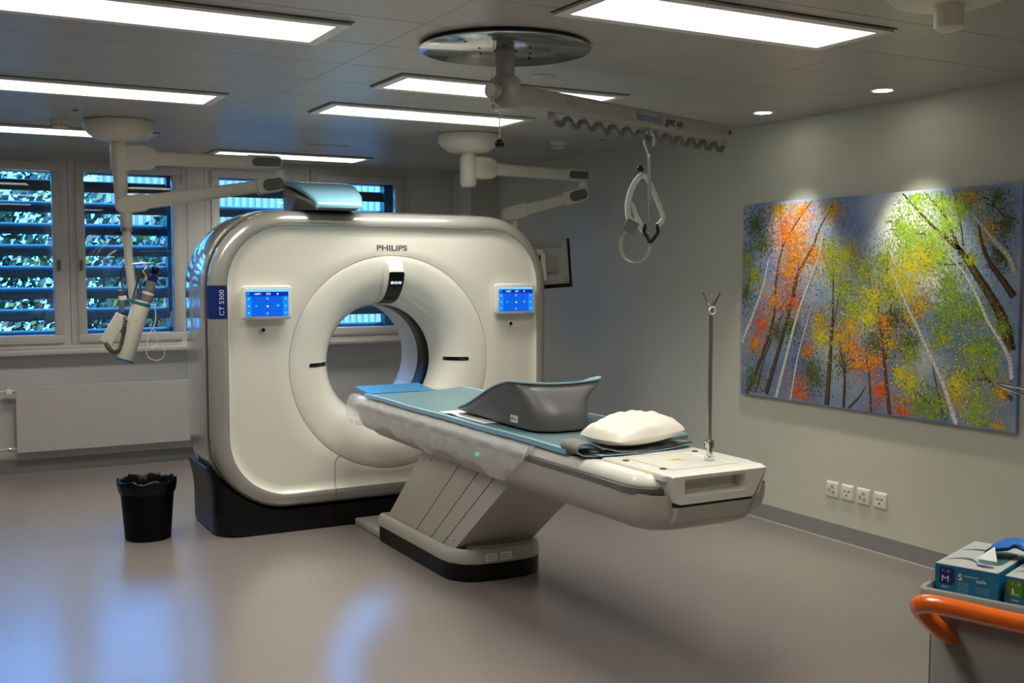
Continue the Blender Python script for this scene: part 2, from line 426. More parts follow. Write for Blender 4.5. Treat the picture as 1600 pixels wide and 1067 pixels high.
leaves(22000, hedge1, 'hedge', 'dense green hedge outside behind the left windows', [(.012, .030, .010), (.022, .05, .014), (.006, .018, .006), (.14, .19, .05), (.010, .022, .008)], .06)
fe = MB(); pts = []
x = 1.9; k = 0
while x < 9:
    pts += [(x, 13.6), (x + .055, 13.6), (x + .06, 13.63), (x + .085, 13.63)]; x += .09
fe.loft([[(a, b, -.3) for a, b in pts], [(a, b, 3.1) for a, b in pts]], False)
fe.loft([[(a, b + .05, 3.1) for a, b in pts], [(a, b + .05, -.3) for a, b in pts]], False)
tag(fe.build('board_fence', 'fence'), 'pale vertical board fence seen through the windows above the scanner', 'fence')

# ------------------------------------------------------------------ ceiling lamps
def lamp(x0, x1, y0, y1, first=None):
    r = thing('ceiling_light', None, 'ceiling light', ((x0 + x1) / 2, (y0 + y1) / 2, ZC - .025), 'rectangular ceiling lights')
    if first is None:
        b = .045
        MB().box((x0 - b - .010, y0 - b - .012, ZC - .0025), (x1 + b + .010, y1 + b + .004, ZC + .001)).build('shadow_gap', 'black', r)
        f = MB()
        for (p, q) in (((x0 - b, y0 - b), (x1 + b, y0)), ((x0 - b, y1), (x1 + b, y1 + b)), ((x0 - b, y0), (x0, y1)), ((x1, y0), (x1 + b, y1))):
            f.box((p[0], p[1], ZC - .013), (q[0], q[1], ZC - .0025))
        f.build('frame', 'lampframe', r)
        MB().box((x0, y0, ZC - .0115), (x1, y1, ZC - .004)).build('diffuser', 'diff', r)
        for t in (.25, .4, .75): MB().box((x0 + (x1 - x0) * t, y0 - b - .009, ZC - .006), (x0 + (x1 - x0) * t + .10, y0 - b - .004, ZC - .002)).build('spring_clip', 'steel', r)
    else:
        for ch in first.children:
            if ch.type != 'MESH': continue
            c = ch.copy(); COL.objects.link(c); c.parent = r
    ld = bpy.data.lights.new('panel_beam', 'AREA'); ld.shape = 'RECTANGLE'; ld.size = x1 - x0; ld.size_y = y1 - y0; ld.energy = PANEL_W
    ld.spread = radians(118); ld.color = (1, .96, .86)
    lo = bpy.data.objects.new('panel_beam', ld); COL.objects.link(lo); lo.parent = r; lo.location = (0, 0, .0115)
    return r
L0 = None
for (x0, x1, y0, lab) in [(.21, 1.41, 3.93, 'rectangular ceiling light at the top left, nearest of the left row'),
                          (.21, 1.41, 5.78, 'rectangular ceiling light in the middle of the left row'),
                          (.21, 1.41, 7.63, 'rectangular ceiling light at the left partly behind the round ceiling mount'),
                          (2.08, 3.28, 3.02, 'rectangular ceiling light at the top edge right of the round steel plate'),
                          (2.08, 3.28, 4.80, 'rectangular ceiling light just behind the lift arm post'),
                          (2.08, 3.28, 5.79, 'rectangular ceiling light above the right supply arm dome'),
                          (2.08, 3.28, 8.44, 'rectangular ceiling light farthest back, beside the window wall'),
                          (.21, 1.41, 1.9, 'rectangular ceiling light above the camera, outside the view'),
                          (2.08, 3.28, .9, 'rectangular ceiling light behind the camera at the right')]:
    r = lamp(x0, x1, y0, y0 + .315, L0); r['label'] = lab
    if L0 is None: L0 = r
def downlight(x, y, lab):
    r = thing('downlight', lab, 'downlight', (x, y, ZC - .01), 'round downlights over the painting')
    MB().lathe([(.048, -.002), (.060, -.004), (.062, 0)], (x, y, ZC), n=28, cap0=False, cap1=False).build('trim_ring', 'lampframe', r)
    MB().lathe([(.048, 0), (0.001, -.001)], (x, y, ZC - .003), n=28).build('lens', 'downl', r)
    ld = bpy.data.lights.new('downlight_beam', 'SPOT'); ld.energy = 64; ld.spot_size = radians(62); ld.spot_blend = .7; ld.shadow_soft_size = .04; ld.color = (1, .96, .74)
    lo = bpy.data.objects.new('downlight_beam', ld); COL.objects.link(lo); lo.parent = r; lo.location = (0, 0, -.02)
    lo.rotation_euler = Vector((.14, 0, -1)).to_track_quat('-Z', 'Y').to_euler()
downlight(4.40, 4.90, 'round downlight above the left half of the painting')
downlight(4.40, 4.00, 'round downlight above the right half of the painting')
def detector(x, y, lab):
    r = thing('smoke_detector', lab, 'smoke detector', (x, y, ZC - .05), 'smoke detectors')
    MB().lathe([(.058, 0), (.058, -.012), (.054, -.016)], (x, y, ZC), n=28).build('base', 'arm', r)
    MB().lathe([(.052, -.014), (.052, -.028), (.044, -.046), (.02, -.050)], (x, y, ZC), n=28).build('head', 'arm', r)
    g = MB()
    for k in range(10):
        a = 2 * pi * k / 10; g.box((-.008, .047, -.037), (.008, .0505, -.032), Matrix.Translation((x, y, ZC)) @ Matrix.Rotation(a, 4, 'Z'))
    g.build('vent_slot', 'ink', r)
detector(.80, 7.25, 'small smoke detector above the left windows')
detector(4.10, 6.73, 'small smoke detector above the right supply arm')
tag(MB().lathe([(.058, .0), (.058, -.003), (.05, -.006), (.002, -.007)], (2.655, 4.50, ZC - .0005), n=32).build('ceiling_disc', 'ceil'), 'flat round white disc in the ceiling right of the steel plate', 'ceiling disc')
for (x, y, lab) in ((.83, 6.75, 'tiny dark sprinkler spot in the ceiling by the left detector'), (4.30, 6.45, 'tiny dark sprinkler spot in the ceiling by the right detector')):
    tag(MB().lathe([(.016, 0), (.016, -.003), (.006, -.004)], (x, y, ZC - .0005), n=16).build('sprinkler_spot', 'seam'), lab, 'sprinkler')
v = MB()
for k in range(3): v.box((2.55, 7.70 + .035 * k, ZC - .005), (2.87, 7.715 + .035 * k, ZC - .0005))
tag(v.build('air_slot', 'lampframe'), 'narrow slotted air outlet in the ceiling above the scanner', 'vent')
dm = thing('ceiling_dome', 'white ceiling dome cut off by the top edge of the picture', 'ceiling mount', (2.84, 2.36, ZC - .1))
MB().lathe([(.21, 0), (.21, -.04), (.17, -.085), (.12, -.10)], (2.86, 2.34, ZC), n=48).build('cover', 'arm', dm)
MB().lathe([(.045, -.10), (.045, -.17), (.03, -.18)], (2.86, 2.34, ZC), n=24).build('post', 'arm', dm)

# ------------------------------------------------------------------ radiator
rd = thing('radiator', 'white flat-panel radiator below the windows', 'radiator', (1.45, YB - .08, .17))
t0 = None
for k in range(7):
    if t0 is None:
        t0 = MB().rbox((.635, YB - .085, .1715), (2.3, YB - .072, .2447), .0014, 1).build('flat_tube', 'frame', rd); o = t0
    else:
        o = t0.copy(); COL.objects.link(o); o.parent = rd
    o.location = (0, 0, .0735 * k)
MB().box((.66, YB - .072, .18), (2.28, YB - .03, .68)).build('convector', 'frame', rd)
MB().box((.8, YB - .03, .3), (.85, YB - .001, .6)).build('bracket', 'frame', rd); MB().box((2.0, YB - .03, .3), (2.05, YB - .001, .6)).build('bracket', 'frame', rd)
for zz, nm in ((.20, 'return_pipe'), (.655, 'supply_pipe')):
    MB().tube([(.635, YB - .06, zz), (.60, YB - .06, zz), (XL + .02, YB - .06, zz - .004)], .011, 10).build(nm, 'frame', rd)
    vv = MB().lathe([(.012, 0), (.019, .004), (.019, .022), (.014, .026)], (.60, YB - .06, zz), (-1, 0, 0), 16)
    if zz > .5: vv.lathe([(.02, 0), (.024, .006), (.024, .04), (.018, .046)], (.585, YB - .075, zz), (0, -1, 0), 18)
    vv.build('valve', 'lampframe' if zz > .5 else 'steel', rd)

# ------------------------------------------------------------------ CT gantry
CX, CZ, N = 2.628, 1.017, 192
GAN = thing('ct_scanner', 'large white CT scanner gantry with silver rim and round bore', 'CT scanner', (CX, 6.75, 0))
def sdf(x, z, hw, zc, hh, r):
    qx = abs(x - CX) - (hw - r); qz = abs(z - zc) - (hh - r)
    return sqrt(max(qx, 0) ** 2 + max(qz, 0) ** 2) + min(max(qx, qz), 0) - r
def radii(hw, z0, z1, r):
    out = []
    for k in range(N):
        a = 2 * pi * k / N; lo, hi = 0, 3
        for _ in range(40):
            m_ = (lo + hi) / 2
            if sdf(CX + m_ * cos(a), CZ + m_ * sin(a), hw, (z0 + z1) / 2, (z1 - z0) / 2, r) < 0: lo = m_
            else: hi = m_
        out.append(lo)
    return out
# angle samples snapped so straight runs stay straight
RP = radii(1.047, .245, 1.867, .36); RO = radii(1.145, .147, 1.962, .46)
def ring(R, y): return [(CX + (R[k] if isinstance(R, list) else R) * cos(2 * pi * k / N), y, CZ + (R[k] if isinstance(R, list) else R) * sin(2 * pi * k / N)) for k in range(N)]
def off(R, d): return [q + d for q in R]
def mixr(A, B, t): return [a + (b - a) * t for a, b in zip(A, B)]
FR = [.676] * N
YP = 6.333
MB().loft([ring(FR, 6.360), ring(off(FR, .0008), YP + .001), ring(off(FR, .003), YP)] + [ring(mixr(FR, RP, t), YP) for t in (.25, .5, .75)] +
          [ring(off(RP, -.062), YP), ring(off(RP, -.040), YP - .0015), ring(off(RP, -.022), YP - .007), ring(off(RP, -.010), YP - .013), ring(off(RP, -.002), YP - .020), ring(RP, YP - .0215), ring(RP, 6.36)]).build('front_panel', 'white', GAN, ang=50)
FP = [(.6750, 6.360), (.6742, YP + .001), (.672, YP), (.63, YP + .0005), (.58, 6.3365), (.53, 6.345), (.485, 6.362), (.45, 6.386), (.42, 6.418), (.397, 6.46), (.38, 6.505), (.368, 6.548), (.362, 6.573)]
MB().loft([ring(r, y) for r, y in FP]).build('bore_funnel', 'white', GAN, ang=60)
MB().loft([ring(.362, 6.573), ring(.360, 6.576), ring(.360, 6.755), ring(.362, 6.758)]).build('scan_window', 'scan_black', GAN)
MB().loft([ring(r, y) for r, y in ((.362, 6.758), (.361, 6.80), (.362, 7.0), (.372, 7.06), (.40, 7.11), (.46, 7.15), (.55, 7.175))], True).build('bore_liner', 'bore', GAN, ang=60)
MB().loft([ring(off(RP, .0022), 6.36), ring(off(RP, .0022), 6.3125), ring(off(RP, .005), 6.3105), ring(mixr(RP, RO, .35), 6.3120), ring(mixr(RP, RO, .65), 6.3245), ring(mixr(RP, RO, .85), 6.3475), ring(mixr(RP, RO, .96), 6.376), ring(RO, 6.400), ring(off(RO, -.01), 6.41)]).build('silver_rim', 'silver', GAN, ang=60)
MB().loft([ring(off(RO, -.008), 6.400), ring(off(RO, -.008), 6.470)]).build('rim_seam', 'seam', GAN)
MB().loft([ring(off(RO, -.009), 6.462), ring(off(RO, .002), 6.455), ring(off(RO, .006), 6.462), ring(off(RO, .013), 6.52), ring(off(RO, .018), 6.70), ring(off(RO, .010), 6.90), ring(off(RO, -.01), 7.02), ring(off(RO, -.05), 7.10), ring(off(RO, -.12), 7.15), ring(mixr([.55] * N, RO, .6), 7.172), ring(.55, 7.175)]).build('side_cover', 'silver_side', GAN, ang=60)
# front seams
def yfront(x, z):
    return 6.3165
for sx in (2.235, 2 * CX - 2.235):
    sg = 1 if sx < CX else -1
    MB().tube([(sx, 6.3125, .2475), (sx, 6.320, .256), (sx, 6.3265, .267), (sx, 6.332, .287), (sx, YP, .31), (sx, YP, .39), (sx + sg * .006, YP, .418), (sx + sg * .020, YP, .438), (sx + sg * .040, YP, .4465)], .0018, 6).build('panel_seam', 'seam', GAN)
    MB().tube([(sx, 6.3105, .243), (sx, 6.312, .215), (sx, 6.324, .182), (sx, 6.348, .162), (sx, 6.376, .151)], .0018, 6).build('panel_seam', 'seam', GAN)
def funnel_y(r):
    for (r0, y0), (r1, y1) in zip(FP[2:], FP[3:]):
        if r1 <= r <= r0: return y0 + (y1 - y0) * (r0 - r) / (r0 - r1)
    return YP
for s in (-1, 1):                                          # laser slots either side of the bore
    pts = []
    top, bot = [], []
    n = 16
    for k in range(n + 1):
        r = .405 + (.548 - .405) * k / n
        h = .012 * (sqrt(max(0, 1 - ((r - .536) / .012) ** 2)) if r > .536 else 1)
        yy = funnel_y(r) - .0025
        top.append((CX + s * r, yy, 1.018 + h)); bot.append((CX + s * r, yy, 1.018 - h))
    MB().loft([top, bot], False).build('laser_slot', 'gloss_black', GAN)
    b = MB()
# camera housing above the bore
prof = [(6.335, 1.663), (6.30, 1.664), (6.275, 1.645), (6.258, 1.603), (6.255, 1.58), (6.262, 1.545), (6.285, 1.50), (6.315, 1.462), (6.36, 1.425), (6.41, 1.402), (6.47, 1.388), (6.54, 1.386)]
back = [(6.56, 1.45), (6.45, 1.52), (6.40, 1.60)]
HH = .053
hs = MB()
loops = []
for x, ins in ((-HH, .010), (-HH + .003, .004), (-HH + .009, 0), (HH - .009, 0), (HH - .003, .004), (HH, .010)):
    loops.append([(CX + x, y + ins * (1 if i < 10 else 0), z - (ins * .6 if i < 4 else -ins * .3)) for i, (y, z) in enumerate(prof)] + [(CX + x, y, z) for y, z in back])
hs.loft(loops, True, True, True); ho = hs.build('camera_housing', 'white', GAN, ang=45)
fa = []
face = prof[4:]
dense = bez([(0, y, z) for y, z in [(6.2565, 1.592)] + face], 4)
for i, p in enumerate(dense):
    hw = HH - .0015
    if i < 4: hw = HH - .0015 - .014 * (1 - sqrt(1 - (1 - i / 4) ** 2))
    fa.append([(CX - hw, p.y - .0035, p.z - .001), (CX + hw, p.y - .0035, p.z - .001)])
MB().loft([[q[0] for q in fa], [q[1] for q in fa]], False).build('black_window', 'scan_black', ho)
for k in range(3):
    x = CX - .026 + .026 * k
    fr = frame((x, 6.2658, 1.523), (1, 0, 0), (0, -.45, 1))
    pl = MB().prism(rpoly(.021, .017, .004), fr, .001); po = pl.build('icon', 'scr_w', ho)
    text('LIE'[k], frame((x, 6.2640, 1.523), (1, 0, 0), (0, -.45, 1)), .006, .010, 'ink', 'icon_sign', ho, .02)
# lettering
text('PHILIPS', frame((2.630, 6.3322, 1.742), (1, 0, 0), (0, 0, 1)), .208, .036, 'logo', 'logo_lettering', GAN, .03)
# blue model label over the left rim
lb = MB(); rows = []
for t in (0, .1, .35, .65, .85, .96, 1.0):
    yy = {0: 6.311, .1: 6.3105, .35: 6.312, .65: 6.3245, .85: 6.3475, .96: 6.376, 1.0: 6.400}[t]
    rows.append([(1.580 - .0985 * t - .0008, yy - .0015, z) for z in (1.318, 1.512)])
lb.loft(rows, False).build('model_label', 'navy', GAN)
text('CT 5300', frame((1.546, 6.3075, 1.412), (0, 0, 1), (-1, 0, .0)), .150, .028, 'labelw', 'label_lettering', GAN, .0)
pt = MB(); rows = []
for yy, d in ((6.458, .004), (6.47, .0075), (6.52, .013), (6.60, .0155), (6.66, .0175)):
    rows.append([(1.483 - d - .003, yy, z) for z in (1.325, 1.505)])
pt.loft(rows, False).build('side_hatch', 'silver', GAN)
MB().lathe([(.012, 0), (.012, .006), (.008, .008)], (1.50, 6.50, .47), (-1, 0, -.3), 14).build('bolt_cap', 'lampframe', GAN)
# touch screens
def tablet(x0):
    b = thing('t', None, None, (0, 0, 0))
    return b
for n, x0 in enumerate((1.657, 3.345)):
    w, h, zc, yf = .303, .203, 1.410, 6.278
    xc = x0 + w / 2
    fr = frame((xc, yf, zc), (1, 0, 0), (0, 0, 1))
    bd = MB(); bm_ = []
    for dz, ins in ((.0, .008), (-.004, .002), (-.010, 0), (-.03, .003), (-.055, .02)):
        bm_.append([fr @ V(x * (w - 2 * ins) / w, y * (h - 2 * ins) / h, dz) for x, y in rpoly(w, h, .02)])
    bd.loft(bm_, True, True, True)
    tb = bd.build('touch_screen', 'ttop', GAN, ang=45)
    def rect(a, b, c, d, m, nm, e=.0012): MB().prism([(a, b), (c, b), (c, d), (a, d)], fr, e).build(nm, m, tb)
    rect(-.128, -.082, .128, .080, 'scr', 'display')
    rect(-.128, .064, .128, .080, 'scr_lt', 'status_bar', .0016)
    rect(-.128, .038, .128, .064, 'scr_dk', 'header_bar', .0016)
    rect(-.128, -.082, -.096, .038, 'scr_md', 'button_column', .0016)
    rect(.094, -.082, .128, .038, 'scr_md', 'button_column', .0016)
    rect(-.125, .043, -.107, .060, 'scr_md', 'home_key', .0018)
    def ft(x, y): return fr @ Matrix.Translation((x, y, .0018))
    text('-1071', ft(-.062, .051), .042, .012, 'scr_w', 'readout', tb, .02)
    text('272', ft(.006, .051), .026, .012, 'scr_w', 'readout', tb, .02)
    text('0', ft(.062, .051), .010, .012, 'scr_w', 'readout', tb, .02)
    for (x, y, r) in ((0, .024, .010), (0, -.064, .010), (-.066, -.02, .008), (.064, -.018, .010)):
        c = MB().prism([(x + r * cos(a * pi / 8), y + r * sin(a * pi / 8)) for a in range(16)], fr, .0018)
        ic = c.build('round_icon', 'scr_md', tb)
        MB().prism([(x - r * .5, y), (x, y - r * .5), (x + r * .5, y), (x, y + r * .5)], fr, .0022).build('icon_sign', 'scr_lt', tb)
    MB().prism([(-.008, -.018), (.008, -.018), (.004, -.030)], fr, .0018).build('pointer', 'scr_w', tb)
    for sx in (-.112, .112):
        for y in (.022, -.02, -.06):
            MB().prism([(sx - .004, y), (sx, y - .004), (sx + .004, y), (sx, y + .004)], fr, .0022).build('key_sign', 'scr_w', tb)
    text('PHILIPS', fr @ Matrix.Translation(((-.10 if n == 0 else .085), -.0905, .0002)), .04, .006, 'logo', 'maker_name', tb, .02)
    bx = xc - .016
    kb = MB().lathe([(.020, 0), (.020, .010), (.016, .014), (.012, .012)], (bx, 6.3305, 1.244), (0, -1, 0), 24).build('stop_button', 'ttop', GAN)
    MB().lathe([(.0125, .0), (.0125, .0125), (.006, .015)], (bx, 6.3305, 1.244), (0, -1, 0), 20).build('button_core', 'gloss_black', kb)
# black base cradle
bs = MB(); loops = []
def plan(hw, y0, y1, r, n=10):
    pts = []
    for cx_, cy_, a0 in ((CX + hw - r, y1 - r, 0), (CX - hw + r, y1 - r, 90), (CX - hw + r, y0 + r, 180), (CX + hw - r, y0 + r, 270)):
        for k in range(n + 1):
            a = radians(a0 + 90 * k / n); pts.append((cx_ + r * cos(a), cy_ + r * sin(a)))
    out = []
    for i, p in enumerate(pts):                         # subdivide long straights
        q = pts[(i + 1) % len(pts)]; d = math.dist(p, q); m_ = 24 if d > .3 else 1
        for k in range(m_): out.append((p[0] + (q[0] - p[0]) * k / m_, p[1] + (q[1] - p[1]) * k / m_))
    return out
def htop(x, y):
    dx = abs(x - CX); h = .142
    if dx > .66: h = .137 + .47 - sqrt(max(0, .47 ** 2 - min(.47, dx - .685 if dx > .685 else 0) ** 2))
    side = .31 + .43 * max(0, min(1, (y - 6.36) / .62)) ** .85
    return min(h, side)
p0 = plan(1.115, 6.335, 7.12, .17)
def lift(f, o_):
    out = []
    for (x, y) in p0:
        h = htop(x, y); z = h * f
        k = max(0, (h - .18)) / .4; d = o_ * k
        sgn = -1 if x < CX else 1
        out.append((x + sgn * d * min(1, max(0, (abs(x - CX) - .75) / .3)), y - (d * .5 if y < 6.5 else 0), z))
    return out
def inset(loop, d, dz): return [(x + (d if x < CX else -d) * min(1, abs(x - CX) / .3), y + (d if y < 6.75 else -d) * min(1, abs(y - 6.75) / .2), z + dz) for x, y, z in loop]
L1 = lift(0, 0)
loops = [inset([(x, y, 0) for x, y, z in L1], .012, 0), [(x, y, .02) for x, y, z in L1], lift(.55, .004), lift(.75, .02), lift(.92, .052), lift(.99, .062), inset(lift(1.0, .062), .008, 0)]
low = inset(lift(.9, .02), .06, 0); loops.append(low)
bs.loft(loops, True, True, False)
bs.f.append(tuple(range(len(bs.v) - len(p0), len(bs.v))))
bs.build('base', 'base_black', GAN, ang=50)
MB().box((2.20, 6.3345, .0), (2.204, 6.336, .135)).build('base_joint', 'black', GAN)
MB().rbox((2.1, 6.45, .1), (3.15, 7.08, .35), .02, 2).build('base_plinth', 'base_black', GAN)

# blue sensor unit lying on the scanner's top
SU = thing('sensor_unit', 'light blue wedge-shaped unit on top of the scanner', 'device', (2.3, 6.5, 1.96))
def hull(pts):
    bm = bmesh.new()
    for p in pts: bm.verts.new(p)
    r = bmesh.ops.convex_hull(bm, input=bm.verts); 
    bmesh.ops.delete(bm, geom=[g for g in r['geom_interior'] if isinstance(g, bmesh.types.BMVert)], context='VERTS')
    bmesh.ops.dissolve_limit(bm, angle_limit=.02, verts=bm.verts, edges=bm.edges)
    bmesh.ops.bevel(bm, geom=list(bm.edges), offset=.007, segments=3, profile=.5, affect='EDGES')
    return MB().bm(bm)
hull([(2.10, 6.262, 1.966), (2.37, 6.262, 1.968), (2.105, 6.252, 1.984), (2.395, 6.255, 1.986), (2.415, 6.30, 2.01), (2.015, 6.45, 1.966), (2.035, 6.40, 2.045), (2.06, 6.75, 1.966), (2.45, 6.75, 1.966), (2.05, 6.74, 2.145), (2.49, 6.74, 2.150), (2.09, 6.30, 2.02)]).build('body', 'devgrey', SU)
def wedge(th0, inset_):
    b = MB(); loops = []
    prof = bez([(0, 6.765, 2.150), (0, 6.750, 2.168), (0, 6.60, 2.150), (0, 6.42, 2.100), (0, 6.30, 2.048), (0, 6.255, 2.015), (0, 6.243, 1.994)], 5)
    for q in prof:
        f = max(0, min(1, (6.75 - q.y) / .5))
        xl = 2.062 + .045 * f ** 2.2; xr = 2.505 - .085 * f - .025 * max(0, f - .8) * 5 * .6
        row = []
        for t in (0, .02, .06, .2, .5, .8, .94, .98, 1):
            d = .012 * (1 - min(1, min(t, 1 - t) / .06)) ** 2
            row.append((xl + (xr - xl) * t, q.y + d * .3, q.z - d))
        row += [(x, y + .004, z - .016) for x, y, z in reversed(row)]
        loops.append(row)
    return b.loft(loops, True, True, True)
wedge(0, 0).build('blue_cover', 'device', SU, ang=50)

# ------------------------------------------------------------------ patient table
TX = 2.640
TB = thing('patient_table', 'white and grey scanner table on a slanted lifting column', 'scanner table', (TX, 5.0, 0))
def plan2(x0, x1, y0, y1, r, n=8):
    pts = []
    for cx_, cy_, a0 in ((x1 - r, y1 - r, 0), (x0 + r, y1 - r, 90), (x0 + r, y0 + r, 180), (x1 - r, y0 + r, 270)):
        for k in range(n + 1):
            a = radians(a0 + 90 * k / n); pts.append((cx_ + r * cos(a), cy_ + r * sin(a)))
    return pts
bp = [(2.345, 5.87), (2.345, 5.02), (2.355, 4.94), (2.40, 4.87), (2.47, 4.83), (2.56, 4.815), (2.74, 4.815), (2.80, 4.83), (2.85, 4.87), (2.88, 4.93), (2.885, 5.02), (2.885, 5.87)]
def sc(f, dz): return [(TX - .025 + (x - TX + .025) * f, 5.3 + (y - 5.3) * (1 - (1 - f) * .5), dz) for x, y in bp]
MB().loft([sc(.985, 0), sc(.985, .012), sc(1, .012), sc(1, .095)], True, True, True).build('foot_base', 'base_black', TB, ang=40)
MB().loft([sc(.995, .09), sc(1.012, .10), sc(1.012, .135), sc(1.0, .155), sc(.97, .168), sc(.93, .168), sc(.91, .155)], True, True, True).build('foot_cover', 'tbody', TB, ang=50)
# slanted telescopic column: bottom y 4.95..5.84, top y 4.34..5.33
def colpt(t, z): # t 0 head side..1 foot side at height z
    k = (z - .150) / .46
    yh = 5.83 - .51 * k; yf = 4.95 - .61 * k
    return yh + (yf - yh) * t
def colprism(t0, t1, x0, x1, z0=.150, z1=.635):
    return MB().loft([[(x0, colpt(t0, z0), z0), (x1, colpt(t0, z0), z0), (x1, colpt(t1, z0), z0), (x0, colpt(t1, z0), z0)],
                      [(x0, colpt(t0, z1), z1), (x1, colpt(t0, z1), z1), (x1, colpt(t1, z1), z1), (x0, colpt(t1, z1), z1)]], True, True, True)
colprism(.005, .99, 2.393, 2.842).build('column_core', 'seam', TB)
for a, b, ins in ((0, .455, 0), (.463, .672, .002), (.68, .84, .004), (.848, 1.0, .006)):
    colprism(a, b, 2.380 + ins, 2.855 - ins).build('column_panel', 'tbody', TB)
for (y, z) in ((5.27, .585), (5.02, .205)):
    yy = colpt(.14 if z > .4 else .93, z)
    MB().lathe([(.006, 0), (.006, .0015)], (2.381 if z > .4 else 2.387, yy, z), (-1, 0, 0), 10).build('screw', 'seam', TB)
MB().rbox((2.44, 4.85, .155), (2.83, 4.935, .175), .006, 2).build('column_gasket', 'tbody', TB)
MB().tube([(2.44, 4.915, .178), (2.80, 4.915, .178)], .010, 10).build('roller', 'tbody', TB)
# data plates on the foot
for x0 in (2.50, 2.585):
    fr = frame((x0 + .035, 4.8105, .127), (1, 0, 0), (0, .0, 1))
    pl = MB().prism(rpoly(.066, .040, .002, 2), fr, .002).build('data_plate', 'lampframe', TB)
    text('PHILIPS\nSN 5300', fr @ Matrix.Translation((0, 0, .0022)), .045, .022, 'ink', 'plate_lettering', pl)
# table body: cross sections along y
TX = 2.615
def csec(y, w, zt, zb, k=1):
    pr = [(w, zt), (w * 1.003, zt - .03 * k), (w * .985, zt - .07 * k), (w * .93, zt - .115 * k), (w * .80, zb + .028), (w * .62, zb + .004), (w * .45, zb)]
    L = [(TX - a, y, b) for a, b in pr]; R = [(TX + a, y, b) for a, b in reversed(pr)]
    return L + R
body = []
for y, w, zb, k in ((3.135, .175, .675, .45), (3.138, .21, .665, .55), (3.15, .248, .652, .7), (3.175, .275, .637, .82), (3.22, .296, .618, .95), (3.29, .308, .603, 1), (3.40, .313, .594, 1), (4.2, .314, .590, 1), (5.2, .314, .592, 1), (5.9, .312, .60, 1), (6.05, .307, .615, 1), (6.13, .300, .635, .8), (6.17, .288, .665, .5)):
    body.append(csec(y, w, .772, zb, k))
MB().loft(body, False, True, True).build('table_body', 'tbody', TB, ang=50)
def outline(w, y0, y1, r0, r1, n=9):
    pts = []
    for cx_, cy_, a0, r in ((TX + w - r1, y1 - r1, 0, r1), (TX - w + r1, y1 - r1, 90, r1), (TX - w + r0, y0 + r0, 180, r0), (TX + w - r0, y0 + r0, 270, r0)):
        for k in range(n + 1):
            a = radians(a0 + 90 * k / n); pts.append((cx_ + r * cos(a), cy_ + r * sin(a)))
    return pts
def ol(w, y0, y1, r0, z, r1=.06): return [(x, y, z) for x, y in outline(w, y0, y1, r0, r1)]
MB().loft([ol(.305, 3.182, 6.18, .12, .765), ol(.316, 3.168, 6.18, .13, .770), ol(.318, 3.166, 6.18, .13, .792), ol(.308, 3.177, 6.18, .12, .797)], True, True, True).build('side_band', 'tband', TB, ang=40)
MB().loft([ol(.305, 3.177, 6.185, .12, .790), ol(.312, 3.172, 6.185, .12, .797), ol(.313, 3.172, 6.185, .12, .805), ol(.304, 3.180, 6.185, .115, .822), ol(.292, 3.192, 6.18, .11, .838), ol(.284, 3.200, 6.17, .10, .841)], True, True, True).build('table_top', 'ttop', TB, ang=50)
MB().rbox((2.40, 4.32, .615), (2.85, 5.46, .652), .012, 2).build('mounting_plate', 'tbody', TB)
# tail plate with grip opening at the foot end
MB().loft([[(x, y, z) for x, y in plan2(TX - w, TX + w, 3.125 + e, 3.575 - e, .03)] for w, e, z in ((.243, 0, .825), (.243, 0, .844), (.238, .005, .850))], True, True, True).build('tail_plate', 'ttop', TB, ang=40)
def loopz(x0, x1, y0, y1, r, z): return [(x, y, z) for x, y in plan2(x0, x1, y0, y1, r, 3)]
MB().loft([loopz(2.455, 2.775, 3.20, 3.51, .012, .8495), loopz(2.455, 2.775, 3.20, 3.51, .012, .8535), loopz(2.460, 2.770, 3.205, 3.505, .010, .8545), loopz(2.470, 2.760, 3.215, 3.495, .008, .8545), loopz(2.472, 2.758, 3.217, 3.493, .006, .8515)], True, True, True).build('tray_frame', 'ttop', TB, ang=30)
x0, x1, fy, by = 2.437, 2.727, 3.098, 3.20
NH = 6
def trap(y, g=0, zt=.851):
    w0, w1 = x0 - .030 - g, x1 + .035 + g; t0_, t1_ = x0 - .062 - g, x1 + .105 + g
    c = [(t1_, zt), (t0_, zt), (w0, .742), (w1, .742)]
    out = []
    for i, (cx_, cz_) in enumerate(c):
        p = c[i - 1]; q = c[(i + 1) % 4]; r = .010
        d0 = (Vector(p) - Vector((cx_, cz_))).normalized() * r; d1 = (Vector(q) - Vector((cx_, cz_))).normalized() * r
        a = Vector((cx_, cz_)) + d0; b = Vector((cx_, cz_)) + d1; m0 = Vector((cx_, cz_))
        for k in range(NH):
            t = k / (NH - 1); pt = a * (1 - t) ** 2 + m0 * 2 * t * (1 - t) + b * t * t; out.append((pt.x, y, pt.y))
    return out
def hole(y, g=0): return [((x0 + x1) / 2 + a, y, .803 + b) for a, b in rpoly(x1 - x0 - 2 * g, .058 - 2 * g, .012, NH - 1)]
MB().loft([trap(by), trap(fy + .006), trap(fy, -.004, .847), hole(fy, -.003), hole(fy + .004, 0), hole(3.163, .002)], True, False, True).build('grip_frame', 'ttop', TB, ang=40)
MB().box((x0 - .03, fy + .014, .728), (x1 + .04, by, .743)).build('grip_gap', 'black', TB)
MB().loft([[(x0 - .03, fy + .004, .730), (x1 + .045, fy + .004, .730), (x1 + .040, fy + .012, .695), (x1 + .03, fy + .035, .668), (x0 - .03, fy + .035, .668), (x0 - .03, fy + .012, .695)], [(x0 - .03, by, .730), (x1 + .045, by, .730), (x1 + .040, by, .695), (x1 + .03, by, .668), (x0 - .03, by, .668), (x0 - .03, by, .695)]], True, True, True).build('end_cap', 'tbody', TB, ang=30)
